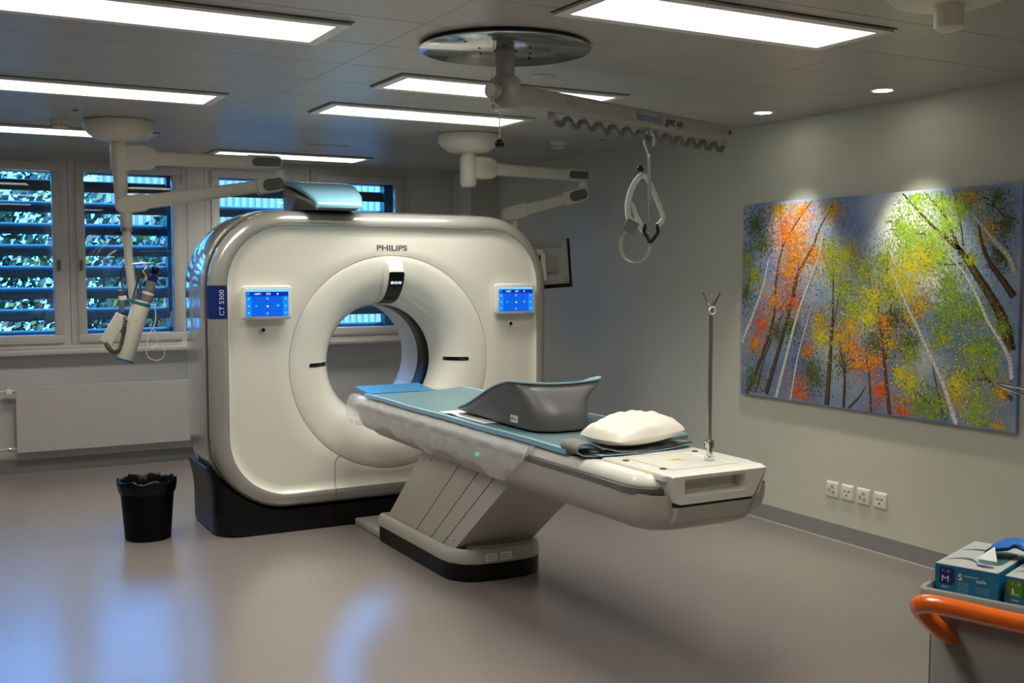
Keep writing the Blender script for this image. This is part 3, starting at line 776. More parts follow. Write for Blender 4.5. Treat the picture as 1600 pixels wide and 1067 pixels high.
MB().loft([[(x1 + .060, fy + .010, .745), (x1 + .082, fy + .020, .745), (x1 + .128, fy + .030, .838), (x1 + .108, fy + .012, .842)], [(x1 + .060, by, .745), (x1 + .082, by, .745), (x1 + .128, by, .838), (x1 + .108, by, .842)]], True, True, True).build('latch', 'ttop', TB)
for (x, y, w, d, rot) in ((2.605, 3.375, .066, .024, .05), (2.385, 3.24, .05, .020, .25)):
    z = .8518 if x > 2.5 else .8412
    fr = Matrix.Translation((x, y, z)) @ Matrix.Rotation(rot, 4, 'Z')
    st = MB().prism([(-w / 2, -d / 2), (w / 2, -d / 2), (w / 2, d / 2), (-w / 2, d / 2)], fr, .0008).build('warning_sticker', 'yellow', TB)
    MB().prism([(-w * .25, -d * .15), (w * .3, -d * .15), (w * .3, d * .18), (-w * .25, d * .18)], fr, .0012).build('print', 'tband', st)
for (x, y) in ((2.425, 3.46), (2.445, 3.245), (2.80, 3.50)):
    MB().lathe([(.014, 0), (.014, .002), (.010, .003)], (x, y, .8502), n=14).build('socket_hole', 'ink', TB)
MB().lathe([(.012, 0), (.011, .010), (.004, .013)], (2.300, 4.50, .728), (-1, 0, .1), 16).build('status_light', 'gled', TB)
# crumpled clear plastic cover over the table's side and head end
def film():
    b = MB(); loops = []
    ny = 90
    for j in range(ny + 1):
        t = j / ny; y = 3.98 + (6.235 - 3.98) * t
        row = []
        low = .655 + .030 * t + .020 * sin(y * 7) + .012 * sin(y * 17)
        if t < .13: low = .842 - (.842 - low) * (t / .13) ** .7
        prof = [(.270, .8435), (.298, .8425), (.310, .830), (.320, .812), (.327, .790), (.329, .768), (.329, .745), (.327, .72), (.322, .695), (.314, .665), (.305, .64)]
        for i, (a, z) in enumerate(prof):
            z2 = max(z, low); k = min(1, i / 3)
            wob = (.004 * sin(y * 23 + i * .9) + .0035 * sin(y * 47 + i * 1.7) + .003 * sin(y * 11 - i * 2)) * k
            row.append((TX - a - abs(wob), y + .006 * sin(i * 2 + y * 11), z2 + .0015 * sin(y * 41)))
        loops.append(row)
    return b.loft(loops, False)
film().build('plastic_cover', 'film', TB, ang=80)
e = MB(); loops = []
for j in range(41):
    t = j / 40; x = TX - .325 + .65 * t
    loops.append([(x, 6.18 + .01 * sin(t * 21), .846 + .004 * sin(t * 30)), (x, 6.235 + .012 * sin(t * 13 + 1), .825), (x - .012 * (1 - t), 6.262 + .02 * sin(t * 17), .78), (x, 6.235 + .02 * sin(t * 11 + 2), .725 + .02 * sin(t * 9)), (x, 6.20 + .02 * sin(t * 23), .685 + .015 * sin(t * 19))])
e.loft(loops, False).build('plastic_cover_end', 'film', TB, ang=80)
MB().rbox((2.36, 5.89, 0), (2.86, 6.33, .045), .012, 2).build('floor_duct', 'cart', TB)

# mattress, head section
def sheet(x0, x1, y0, y1, zf, th, nx=10, ny=40):
    b = MB(); top = []
    for j in range(ny + 1):
        y = y0 + (y1 - y0) * j / ny
        row = []
        for i in range(nx + 1):
            x = x0 + (x1 - x0) * i / nx; row.append((x, y, zf(x, y)))
        top.append(row + [(x, y, z - th) for x, y, z in reversed(row)])
    return b.loft(top, True, True, True)
def zm(x, y): return .866 + .016 * max(0, (x - 2.60) / .32) ** 2 + .002 * sin(y * 9) * (x - 2.62) / .3
MT = thing('mattress', 'thin teal mattress with light blue edge on the scanner table', 'mattress', (TX, 4.9, .85))
sheet(2.322, 2.920, 3.70, 5.95, zm, .018).build('pad', 'mat_teal', MT, ang=60)
sheet(2.306, 2.324, 3.72, 6.0, lambda x, y: .868 + .0015 * sin(y * 8), .021, 3).build('edge_piping', 'lightblue', MT, ang=60)
sheet(2.918, 2.936, 3.72, 5.97, lambda x, y: zm(2.92, y) + .002, .018, 2).build('edge_piping', 'lightblue', MT, ang=60)
hd = tag(sheet(2.335, 2.765, 5.975, 6.24, lambda x, y: .868 + .020 * max(0, (y - 5.98) / .27) ** 1.5, .014, 12, 8).build('head_pad', 'mat_blue', None, ang=60), 'bright blue head pad at the scanner end of the table', 'pad')
# paper sheet under the leg rest
tag(sheet(2.345, 2.80, 4.52, 5.03, lambda x, y: zm(x, y) + .004 + .007 * max(0, sin(y * 23 + x * 9)) * (y > 4.72), .0015, 14, 14).build('paper_sheet', 'paper', None, ang=70), 'crumpled white paper sheet tucked under the leg rest', 'paper')
# ------------------------------------------------------------------ leg rest
LR = thing('leg_rest', 'dark grey moulded leg rest with light blue lining on the mattress', 'leg rest', (2.60, 4.5, .872))
def topz(y, x):
    t = max(0, min(1, (4.93 - y) / .62)); s = t * t * (3 - 2 * t)
    u = (x - 2.63) / .235
    return .902 + .158 * s + .016 * u * u * s + .010 * max(0, (4.42 - y) / .15)
def lp(x0, x1, y0, y1, r, zfun, n=10, m_=8):
    pts = plan2(x0, x1, y0, y1, r, n); out = []
    for i, p in enumerate(pts):
        q = pts[(i + 1) % len(pts)]; k_ = m_ if math.dist(p, q) > .03 else 1
        for k in range(k_):
            a = (p[0] + (q[0] - p[0]) * k / k_, p[1] + (q[1] - p[1]) * k / k_); out.append((a[0], a[1], zfun(*a)))
    return out
def smooth_loops(loops, n=4):
    cols = [bez(list(c), n) for c in zip(*loops)]
    return [list(r) for r in zip(*cols)]
Bt = lp(2.410, 2.70, 4.10, 4.64, .11, lambda x, y: .8745)
B2 = lp(2.406, 2.705, 4.095, 4.68, .11, lambda x, y: .884)
Lo = lp(2.404, 2.71, 4.10, 4.78, .11, lambda x, y: .884 + .06 * max(0, min(1, (4.60 - y) / .3)))
Mid = lp(2.398, 2.735, 4.14, 4.87, .11, lambda x, y: max(.8855, min(1.0, topz(y, x) - .05)))
M2 = lp(2.385, 2.82, 4.20, 4.915, .11, lambda x, y: max(.892, topz(y, x) - .030))
U = lp(2.372, 2.868, 4.245, 4.935, .10, lambda x, y: topz(y, x) - .010)
T = lp(2.372, 2.868, 4.245, 4.938, .10, lambda x, y: topz(y, x))
MB().loft(smooth_loops([Bt, B2, Lo, Mid, M2, U, T]), True, True, False).build('foam_body', 'knee', LR, ang=80)
g = MB()
T1 = lp(2.368, 2.872, 4.241, 4.942, .10, lambda x, y: topz(y, x) - .001)
T2 = lp(2.367, 2.873, 4.240, 4.943, .10, lambda x, y: topz(y, x) + .006)
rings = [T1, T2, [(x, y, z + .001) for x, y, z in lp(2.372, 2.868, 4.245, 4.938, .10, lambda x, y: topz(y, x) + .007)]]
for f in (.92, .75, .5, .25, .05):
    rings.append([(2.62 + (x - 2.62) * f, 4.6 + (y - 4.6) * f, topz(4.6 + (y - 4.6) * f, 2.62 + (x - 2.62) * f) + .007 - .03 * (1 - f) * max(0, min(1, (4.85 - (4.6 + (y - 4.6) * f)) / .2))) for x, y, z in T])
g.loft(rings, True, False, True).build('lining', 'lightblue', LR, ang=60)
fr = frame((2.4045, 4.33, .912), (0, -1, 0), (0, 0, 1))
lbp = MB().prism(rpoly(.066, .033, .003, 2), fr, .004).build('label_plate', 'paper', LR)
for k, c in ((-1, 'navy'), (0, 'logo'), (1, 'yellow')):
    x = k * .020
    poly = [(x + .008 * cos(a * pi / 8), .008 * sin(a * pi / 8)) for a in range(16)] if k < 1 else [(x - .009, -.008), (x + .009, -.008), (x, .009)]
    pc = MB().prism(poly, fr, .0046).build('symbol', c, lbp)
    poly = [(x - .003, -.004), (x + .004, -.002), (x + .003, .004), (x - .002, .003)] if k < 1 else [(x - .0015, -.005), (x + .0015, -.005), (x + .001, .004), (x - .001, .004)]
    MB().prism(poly, fr, .0052).build('symbol_print', 'paper' if k < 1 else 'ink', lbp)
# pillow
def pillow():
    b = MB(); n = 32; L_, W_ = .40, .31
    q = Matrix.Rotation(radians(4), 3, 'Z'); c = V(2.628, 3.705, .868)
    def P(i, j, s):
        u = -1 + 2 * i / n; w = -1 + 2 * j / n
        h = (max(0, 1 - abs(u) ** 2.4) * max(0, 1 - abs(w) ** 2.4)) ** .5
        x = u * L_ / 2 * sqrt(1 - .20 * w * w); y = w * W_ / 2 * sqrt(1 - .24 * u * u)
        wr = .005 * sin(u * 7 + w * 4) + .004 * sin(w * 13 - u * 5) + .003 * sin(u * 19 + w * 3)
        z = .050 + .012 * u + (h * (.078 + wr) if s > 0 else -h * .046)
        return c + q @ V(x, y, z)
    for s in (1, -1):
        vs = [P(i, j, s) for j in range(n + 1) for i in range(n + 1)]
        fs = [(j * (n + 1) + i, j * (n + 1) + i + 1, (j + 1) * (n + 1) + i + 1, (j + 1) * (n + 1) + i) for j in range(n) for i in range(n)]
        b.add(vs, fs)
    return b
tag(pillow().build('pillow', 'pillow', None, ang=80), 'small cream white pillow lying across the foot of the table', 'pillow')
# straps
def band(path, w, th, axis):
    b = MB(); ax = Vector(axis).normalized(); P = [Vector(p) for p in path]; loops = []
    for i, p in enumerate(P):
        t = (P[min(i + 1, len(P) - 1)] - P[max(i - 1, 0)]).normalized(); nrm = t.cross(ax).normalized()
        loops.append([p + ax * w / 2 + nrm * th / 2, p - ax * w / 2 + nrm * th / 2, p - ax * w / 2 - nrm * th / 2, p + ax * w / 2 - nrm * th / 2])
    return b.loft(loops, True, True, True)
ST = thing('restraint_strap', 'rolled grey fabric strap with blue backing beside the pillow', 'strap', (2.45, 3.70, .85))
q = bez([(2.44, 3.655, .850), (2.38, 3.665, .8505), (2.325, 3.675, .856), (2.298, 3.68, .876), (2.312, 3.68, .898), (2.35, 3.675, .903), (2.385, 3.665, .892), (2.41, 3.65, .878)], 6)
band(q, .15, .006, (.10, 1, 0)).build('rolled_band', 'strap', ST)
band(bez([(2.40, 3.615, .8825), (2.46, 3.60, .868), (2.54, 3.598, .862), (2.66, 3.615, .862), (2.78, 3.645, .867), (2.88, 3.69, .864), (2.92, 3.71, .850)], 6), .09, .005, (-.1, 1, 0)).build('flat_band', 'strap', ST)
band(bez([(2.37, 3.60, .857), (2.46, 3.585, .858), (2.58, 3.592, .8555), (2.72, 3.61, .8575), (2.84, 3.65, .8585), (2.91, 3.685, .851)], 6), .07, .004, (-.1, 1, 0)).build('blue_backing', 'lightblue', ST)
band(bez([(2.40, 3.588, .8655), (2.50, 3.577, .8615), (2.62, 3.586, .8595), (2.76, 3.612, .862), (2.86, 3.65, .863)], 6), .05, .003, (-.1, 1, 0)).build('hook_tape', 'strapd', ST)
# IV pole
px, py = 2.712, 3.300
IV = thing('iv_pole', 'thin steel drip pole standing on the foot of the table', 'iv pole', (px, py, .852))
MB().lathe([(.019, 0), (.019, .014), (.012, .018), (.012, .05), (.020, .052), (.021, .078), (.013, .082)], (px, py, .8520), n=20).build('clamp', 'chrome', IV)
MB().tube([(px, py, .91), (px, py, 1.43)], .0088, 14).build('rod', 'steel', IV)
MB().tube([(px, py, .93), (px - .03, py - .01, .928)], .004, 8).build('clamp_screw', 'chrome', IV)
for a in (-29, 151, 241):
    d = V(cos(radians(a)), sin(radians(a)), 0)
    MB().tube(bez([V(px, py, 1.43), V(px, py, 1.455) + d * .006, V(px, py, 1.49) + d * .022, V(px, py, 1.513) + d * .034], 4), .0042, 8).build('hook', 'chrome', IV)
MB().tube([(px + .014 * cos(k * pi / 9), py - .008, 1.443 + .014 * sin(k * pi / 9)) for k in range(19)], .0045, 8).build('ring', 'arm', IV)

# ------------------------------------------------------------------ ceiling supply arms
def arm_segment(a, b, h0, h1, w, r):
    """rounded bar from a to b: sections of given height/width"""
    a, b = Vector(a), Vector(b); t = (b - a).normalized(); s = t.cross(V(0, 0, 1)).normalized(); u = s.cross(t)
    loops = []
    for k in range(13):
        f = k / 12; h = h0 + (h1 - h0) * f; p = a + (b - a) * f
        loops.append([p + s * x + u * y for x, y in rpoly(w, h, min(w, h) * .28, 4)])
    return MB().loft(loops, True, True, True)
def joint_shell(c, t, length, h, w):
    """rounded block (stadium seen from the side) centred at c, pointing along t"""
    c = Vector(c); t = Vector(t).normalized(); s = t.cross(V(0, 0, 1)).normalized(); u = s.cross(t)
    prof = []
    for k in range(13): a = pi / 2 + pi * k / 12; prof.append((-length / 2 + h / 2 + h / 2 * cos(a), h / 2 * sin(a)))
    for k in range(13): a = -pi / 2 + pi * k / 12; prof.append((length / 2 - h / 4 + h / 4 * cos(a), h / 2 * sin(a)))
    b = MB()
    return b.loft([[c + t * x * g + u * y * g + s * z for x, y in prof] for z, g in ((-w / 2, .9), (-w / 2 + .008, 1), (w / 2 - .008, 1), (w / 2, .9))], True, True, True)
def supply_arm(name, label, c, el, end, lowz, tail):
    x, y = c
    r = thing(name, label, 'ceiling arm', (x, y, lowz))
    MB().lathe([(.20, 0), (.208, -.01), (.208, -.052), (.185, -.085), (.145, -.115), (.095, -.128), (.06, -.130)], (x, y, ZC), n=56).build('ceiling_canopy', 'arm', r)
    MB().lathe([(.047, -.128), (.047, -.150), (.038, -.154), (.038, -.20)], (x, y, ZC), n=28).build('post', 'arm', r)
    t = Vector((el[0] - x, el[1] - y, el[2] - 2.30)); tn = t.normalized()
    hub = MB().lathe([(.055, -.085), (.058, -.06), (.058, .07), (.055, .078)], (x, y, 2.305), n=32)
    hub.build('hub', 'arm', r)
    joint_shell(Vector((x, y, 2.305)) + tn * .10, -tn, .26, .150, .098).build('hub_cover', 'arm', r)
    arm_segment(Vector((x, y, 2.305)) + tn * .19, Vector(el) - tn * .16, .088, .080, .075, .02).build('upper_arm', 'arm', r)
    e1 = joint_shell(Vector(el) - tn * .10, -tn, .24, .088, .092).build('elbow_cover', 'arm', r)
    s = tn.cross(V(0, 0, 1)).normalized()
    for sg in (1,):
        c_ = Vector(el) - tn * .085 + s * (.046 * sg)
        fr = frame(c_, tn, (0, 0, 1))
        m_ = MB().prism([(p[0], p[1]) for p in rpoly(.185, .056, .026)], fr, .006); m_.build('grey_inlay', 'armgrey', e1)
    MB().lathe([(.040, -.045), (.036, -.06), (.036, -.10), (.042, -.115)], tuple(el), n=24).build('elbow_pivot', 'arm', r)
    l0 = Vector(el) + V(0, 0, -.135); l1 = Vector(end); tl = (l1 - l0).normalized()
    e2 = joint_shell(l0 + tl * .06, tl, .20, .105, .092); eo = e2.build('elbow_cover', 'arm', r)
    s2 = tl.cross(V(0, 0, 1)).normalized()
    toc = Vector((0, 0, 1.6)) - l0; sg = 1 if s2.dot(toc) > 0 else -1
    fr = frame(l0 + tl * .045 + s2 * .046 * sg, tl * sg, (0, 0, 1))
    MB().prism(rpoly(.135, .075, .034), fr, .006).build('grey_inlay', 'armgrey', eo)
    arm_segment(l0 + tl * .13, l1 - tl * .06, .078, .088, .072, .02).build('lower_arm', 'arm', r)
    joint_shell(l1, -tl, .20, .108, .090).build('end_joint', 'arm', r)
    return r, tl
la, tl = supply_arm('supply_arm', 'white jointed ceiling arm carrying the contrast injector by the windows', (1.125, 7.10), (2.10, 6.98, 2.305), (1.185, 7.07, 2.015), 1.3, None)
# vertical tubes of left arm
MB().lathe([(.043, .0), (.043, -.10), (.038, -.17), (.036, -.235)], (1.125, 7.10, 2.24), n=28).build('lower_post', 'arm', la)
MB().lathe([(.036, 0), (.036, -.11), (.034, -.115)], (1.150, 7.07, 1.985), n=24).build('swivel', 'arm', la)
MB().lathe([(.0345, 0), (.0345, -.028)], (1.150, 7.07, 1.870), n=24).build('swivel_ring', 'steel', la)
MB().tube([(1.150, 7.07, 1.845), (1.158, 7.06, 1.65), (1.178, 7.03, 1.40), (1.172, 7.02, 1.30)], .026, 16).build('drop_tube', 'arm', la)
ra, tr_ = supply_arm('supply_arm', 'white jointed ceiling arm reaching behind the scanner at the right', (3.33, 6.65), (4.38, 6.83, 2.305), (3.90, 7.02, 2.03), 1.5, None)
MB().lathe([(.060, 0), (.05, -.045), (.045, -.05)], (3.33, 6.65, 2.222), n=28).build('hub_cap', 'arm', ra)
MB().tube([(3.90, 7.02, 2.0), (3.90, 7.02, 1.62)], .026, 14).build('drop_tube', 'arm', ra)
# monitor seen from the back, hanging on the right arm
MN = thing('monitor', 'flat monitor seen from its white back, hung behind the scanner', 'monitor', (4.04, 6.98, 1.44))
F_ = Vector((.483, .875, 0)); R_ = Vector((.875, -.483, 0))
def cp(d, u, v): # point at camera depth
    return None
mc = Vector((4.035, 6.965, 1.640)); ax_ = (R_ + F_ * .12 + V(0, 0, .07)).normalized(); up_ = (V(0, 0, 1) - ax_ * .13).normalized()
fr = frame(mc, ax_, up_)
MB().prism(rpoly(.56, .365, .006, 2), fr @ Matrix.Translation((.0, 0, -.03)), .022).build('bezel', 'gloss_black', MN)
bk = MB().loft([[fr @ V(x - .012, y + .014, z) for x, y in rpoly(.545 - e, .335 - e, .012, 3)] for z, e in ((-.008, 0), (.010, .006), (.016, .03))], True, True, True).build('back_cover', 'monw', MN)
sl = MB()
for k in range(3):
    y = .155 - .017 * k
    for j in range(11): sl.box((-.20 + .038 * j, y, .0125), (-.166 + .038 * j, y + .004, .0168), fr)
for k in range(3):
    for j in range(3): sl.box((.20 + .018 * j, -.115 - .014 * k, .013), (.212 + .018 * j, -.111 - .014 * k, .0168), fr)
sl.build('vent_slot', 'seam', MN)
MB().rbox((.07, -.06, .016), (.165, .05, .055), .004, 2, fr).build('mount_block', 'cart', MN)
MB().rbox((.045, -.12, .05), (.077, .085, .075), .003, 2, fr).build('mount_rail', 'lampframe', MN)
MB().rbox((-.03, .07, .04), (.065, .115, .06), .003, 2, fr).build('mount_hook', 'lampframe', MN)
MB().rbox((-.015, -.115, .03), (.045, .07, .052), .003, 2, fr).build('mount_plate', 'black', MN)
MB().tube([fr @ V(-.09, .02, .03), fr @ V(-.03, .02, .035)], .018, 10).build('mount_arm', 'arm', MN)
MB().tube(bez([fr @ V(.03, -.13, .03), fr @ V(.025, -.16, .02), fr @ V(.04, -.185, .02)], 4), .003, 6).build('cable', 'ink', MN)

# contrast injector hanging on the left arm
IJ = thing('contrast_injector', 'cream contrast injector with teal rings hanging in front of the window', 'injector', (1.16, 7.0, 1.02))
top = V(1.215, 6.985, 1.395); bot = V(1.106, 6.985, 1.045); axd = (bot - top).normalized()
def along(t): return top + (bot - top) * t
MB().lathe([(.052, 0), (.054, .004), (.054, (bot - top).length - .004), (.052, (bot - top).length)], tuple(top), tuple(axd), 36).build('housing', 'cream', IJ)
for t, w in ((-.012, .016), (.985, .012)):
    MB().lathe([(.0555, 0), (.0565, .003), (.0565, w), (.0555, w + .003)], tuple(along(t)), tuple(axd), 36).build('ring', 'green', IJ)
MB().lathe([(.05, 0), (.048, .012), (.04, .016)], tuple(top), tuple(-axd), 28).build('cap', 'arm', IJ)
sy = top + V(.022, 0, .0)
MB().lathe([(.036, 0), (.036, .045), (.034, .05), (.034, .064)], tuple(sy - axd * .01), tuple(-axd), 24).build('syringe_collar', 'strap', IJ)
MB().lathe([(.037, 0), (.038, .016)], tuple(sy - axd * .055), tuple(-axd), 24).build('collar_ring', 'paper', IJ)
MB().lathe([(.031, 0), (.031, .07), (.028, .078)], tuple(sy - axd * .068), tuple(-axd), 24).build('syringe_barrel', 'strap', IJ)
MB().lathe([(.030, 0), (.032, .03), (.015, .055), (.008, .06)], tuple(sy - axd * .142), tuple(-axd), 20).build('plunger', 'navy', IJ)
MB().lathe([(.022, 0), (.027, .02), (.022, .04), (.006, .046)], tuple(sy - axd * .195), tuple(-axd), 20).build('knob', 'gloss_black', IJ)
MB().tube([top + V(-.05, .0, .0) - axd * .03, top + V(-.05, 0, .0) - axd * .20], .018, 14).build('clear_syringe', 'clear', IJ)
MB().lathe([(.009, 0), (.009, .002)], tuple(along(.3) + V(-.012, -.054, .003)), (0, -1, 0), 14).build('warning_sticker', 'yellow', IJ)
# side grip and remote
MB().tube([(1.215, 6.985, 1.40), (1.15, 6.985, 1.415), (1.10, 6.985, 1.425)], [.014, .012, .012], 10).build('side_bracket', 'green', IJ)
MB().rbox((1.078, 6.965, 1.415), (1.125, 7.005, 1.445), .006, 2).build('clip', 'paper', IJ)
MB().lathe([(.020, 0), (.020, .03), (.022, .034), (.022, .046), (.014, .05)], (1.095, 6.985, 1.43), (0, 0, 1), 18).build('sensor_head', 'devgrey', IJ)
MB().lathe([(.019, 0), (.017, .06), (.008, .075)], (1.095, 6.985, 1.415), (.05, 0, -1), 18).build('sensor_body', 'strap', IJ)
MB().tube(bez([(1.10, 6.985, 1.345), (1.105, 6.985, 1.31), (1.125, 6.985, 1.28)], 5), .008, 8).build('plug_cable', 'ink', IJ)
fr = frame((1.047, 6.975, 1.24), (.86, 0, -.50), (.50, 0, .86))
MB().rbox((-.038, -.105, -.02), (.038, .10, .02), .010, 3, fr).build('control_box', 'cream', IJ)
pts = []
core = bez([(1.11, 6.965, 1.32), (1.100, 6.96, 1.22), (1.082, 6.96, 1.13), (1.045, 6.96, 1.098), (1.010, 6.96, 1.125), (.998, 6.965, 1.155)], 8)
for i in range(len(core) * 8):
    f = i / 8; k = min(int(f), len(core) - 2); p = core[k].lerp(core[k + 1], f - k); a = i * 2 * pi / 8 * .9
    t = (core[k + 1] - core[k]).normalized(); n1 = t.cross(V(0, 1, 0)).normalized(); n2 = V(0, 1, 0)
    pts.append(p + (n1 * cos(a) + n2 * sin(a)) * .0105)
MB().tube(pts, .0048, 5).build('coiled_cable', 'cable', IJ)
# drip bags and tubing
HB = MB().tube([(1.165, 7.04, 1.64), (1.235, 7.03, 1.645), (1.30, 7.03, 1.645)], .005, 8).build('bag_bar', 'steel', IJ)
def bag(c, w, h, nm, lab, grp):
    b = MB(); L_ = []
    for k, (f, s) in enumerate(((0, .25), (.08, .45), (.2, .8), (.45, 1), (.75, 1), (.92, .8), (1, .3))):
        z = c[2] - h * f
        L_.append([(c[0] + w * s * cos(a * pi / 8), c[1] + w * .45 * s * sin(a * pi / 8), z) for a in range(16)])
    r = thing(nm, lab, 'drip bag', (c[0], c[1], c[2] - h), grp)
    b.loft(L_, True, True, True).build('bag', 'bag', r)
    MB().lathe([(.009, 0), (.009, -.03)], (c[0], c[1], c[2] - h), n=10).build('port', 'tube', r)
    MB().tube([(c[0], c[1], c[2] - .002), (c[0], c[1] , c[2] + .022)], .003, 6).build('hanger', 'tube', r)
    return r
b1 = bag((1.255, 7.02, 1.63), .048, .17, 'drip_bag', 'clear drip bag with yellow tape hanging right of the injector tube', 'drip bags on the injector')
b2 = bag((1.165, 7.10, 1.66), .052, .19, 'drip_bag', 'clear drip bag half hidden behind the injector drop tube', 'drip bags on the injector')
band(bez([(1.225, 6.995, 1.60), (1.245, 6.994, 1.57), (1.255, 6.994, 1.535), (1.275, 6.996, 1.50)], 5), .010, .002, (1, 0, .4)).build('yellow_tape', 'yellow', b1)
MB().tube(bez([(1.255, 7.02, 1.455), (1.285, 7.0, 1.40), (1.30, 6.99, 1.32), (1.285, 6.98, 1.25), (1.25, 6.975, 1.19), (1.245, 6.975, 1.13), (1.275, 6.975, 1.115), (1.305, 6.975, 1.15), (1.295, 6.975, 1.21), (1.275, 6.97, 1.235)], 6) , .0032, 6).build('drip_tube', 'tube', IJ)
MB().tube(bez([(1.245, 6.975, 1.14), (1.235, 6.975, 1.09), (1.255, 6.975, 1.05), (1.30, 6.975, 1.035), (1.34, 6.975, 1.055), (1.345, 6.975, 1.10), (1.31, 6.975, 1.13), (1.27, 6.975, 1.125)], 6), .0020, 5).build('drip_tube', 'tube', IJ)

# ------------------------------------------------------------------ patient lift (ceiling plate, arm, wavy rail)
PX, PY = 2.16, 3.97
LF = thing('patient_lift', 'ceiling lift arm with polished round plate and wavy hanging rail', 'patient lift', (PX, PY, 2.2))
MB().lathe([(.352, 0), (.356, -.003), (.356, -.007), (.352, -.009), (.05, -.009)], (PX, PY, ZC - .013), n=96, cap1=False).build('ceiling_plate', 'mirror', LF)
MB().lathe([(.345, 0), (.345, -.016)], (PX, PY, ZC), n=64).build('plate_gap', 'black', LF)
for (a, r) in ((0, .12), (60, .12), (120, .12), (180, .12), (240, .12), (300, .12), (30, .2), (200, .24)):
    MB().lathe([(.006, 0), (.006, -.003)], (PX + r * cos(radians(a)), PY + r * sin(radians(a)), ZC - .0215), n=10).build('bolt', 'seam', LF)
MB().lathe([(.040, 0), (.040, -.11)], (PX, PY, ZC - .02), n=32).build('post', 'lift', LF)
MB().lathe([(.041, 0), (.060, -.012), (.064, -.022), (.064, -.125), (.058, -.14), (.03, -.146)], (PX, PY, 2.405), n=36).build('knuckle', 'lift', LF)
ad = V(.943, .333, 0); an = V(.333, -.943, 0)   # an points to the camera side
kc = V(PX, PY, 2.335) + V(-.062, -.03, 0)
MB().lathe([(.032, 0), (.034, .006), (.034, .03), (.028, .036)], tuple(kc), (-.9, -.43, 0), 24).build('locking_knob', 'lift', LF)
def ap(t, z, o=0): return V(PX, PY, z) + ad * t + an * o
arml = []
for t in (.05, 1.80):
    arml.append([ap(t, 2.333 + b, a) for a, b in rpoly(.062, .086, .012, 3)])
MB().loft(arml, True, True, True).build('arm', 'lift', LF)
MB().loft([[ap(t, 2.3465 + b, .0312 + a) for a, b in ((0, -.024), (.0008, -.024), (.0008, -.021), (0, -.021))] for t in (.3, 1.78)], True, True, True).build('arm_groove', 'lseam', LF)
wav = []
n = 14 * 12; t0, t1 = .30, 1.77
tops, bots = [], []
for k in range(n + 1):
    t = t0 + (t1 - t0) * k / n; ph = 2 * pi * 13 * k / n
    w_ = sin(ph + pi / 2); w_ = math.copysign(abs(w_) ** .75, w_)
    tops.append((t, 2.258 + .016 * w_ + .009)); bots.append((t, 2.258 + .016 * w_ - .013))
MB().loft([[ap(t, z, -.009) for t, z in tops], [ap(t, z, .009) for t, z in tops], [ap(t, z, .009) for t, z in bots], [ap(t, z, -.009) for t, z in bots], [ap(t, z, -.009) for t, z in tops]], False).build('wavy_rail', 'rail', LF)
for t in (.31, 1.04, 1.755):
    MB().loft([[ap(t + a, 2.275 + b, c) for a, b in rpoly(.02, .04, .004, 2)] for c in (-.02, .02)], True, True, True).build('rail_hanger', 'lift', LF)
text('febromed', frame(ap(1.00, 2.336, .0315), ad, (0, 0, 1)), .20, .040, 'inkblue', 'lettering', LF, .008)
text(')', frame(ap(1.112, 2.334, .0315), ad, (0, 0, 1)), .014, .056, 'inkblue', 'lettering', LF)
text('get up', frame(ap(1.225, 2.330, .0315), ad, (0, 0, 1)), .165, .046, 'ink', 'lettering', LF, .03, .2)
text('max. 175 kg', frame(ap(.40, 2.338, .0315), ad, (0, 0, 1)), .075, .014, 'ink', 'lettering', LF)
text('max. 75 kg', frame(ap(1.70, 2.338, .0315), ad, (0, 0, 1)), .075, .012, 'ink', 'lettering', LF)
MB().prism([(.010 * cos(a * pi / 8), .013 * sin(a * pi / 8)) for a in range(16)], frame(ap(1.765, 2.338, .031), ad, (0, 0, 1)), .002).build('badge', 'ink', LF)
# pull cord with loop and ball
pc = V(2.085, 3.93, 0)
MB().tube([(pc.x, pc.y, ZC - .02), (pc.x - .003, pc.y, 2.285)], .0022, 6).build('pull_cord', 'arm', LF)
MB().tube([(pc.x - .003 + .014 * cos(k * pi / 8), pc.y, 2.27 + .014 * sin(k * pi / 8)) for k in range(17)], .0035, 6).build('cord_loop', 'arm', LF)
MB().tube(bez([(pc.x + .010, pc.y, 2.278), (pc.x + .024, pc.y, 2.272), (pc.x + .027, pc.y, 2.25), (pc.x + .027, pc.y, 2.14)], 5), .0026, 6).build('cord_tail', 'arm', LF)
MB().lathe([(.001, -.021)] + [(.021 * cos(radians(a)), .021 * sin(radians(a))) for a in range(-75, 90, 15)] + [(.001, .021)], (pc.x + .027, pc.y, 2.12), n=20).build('cord_ball', 'gloss_black', LF)
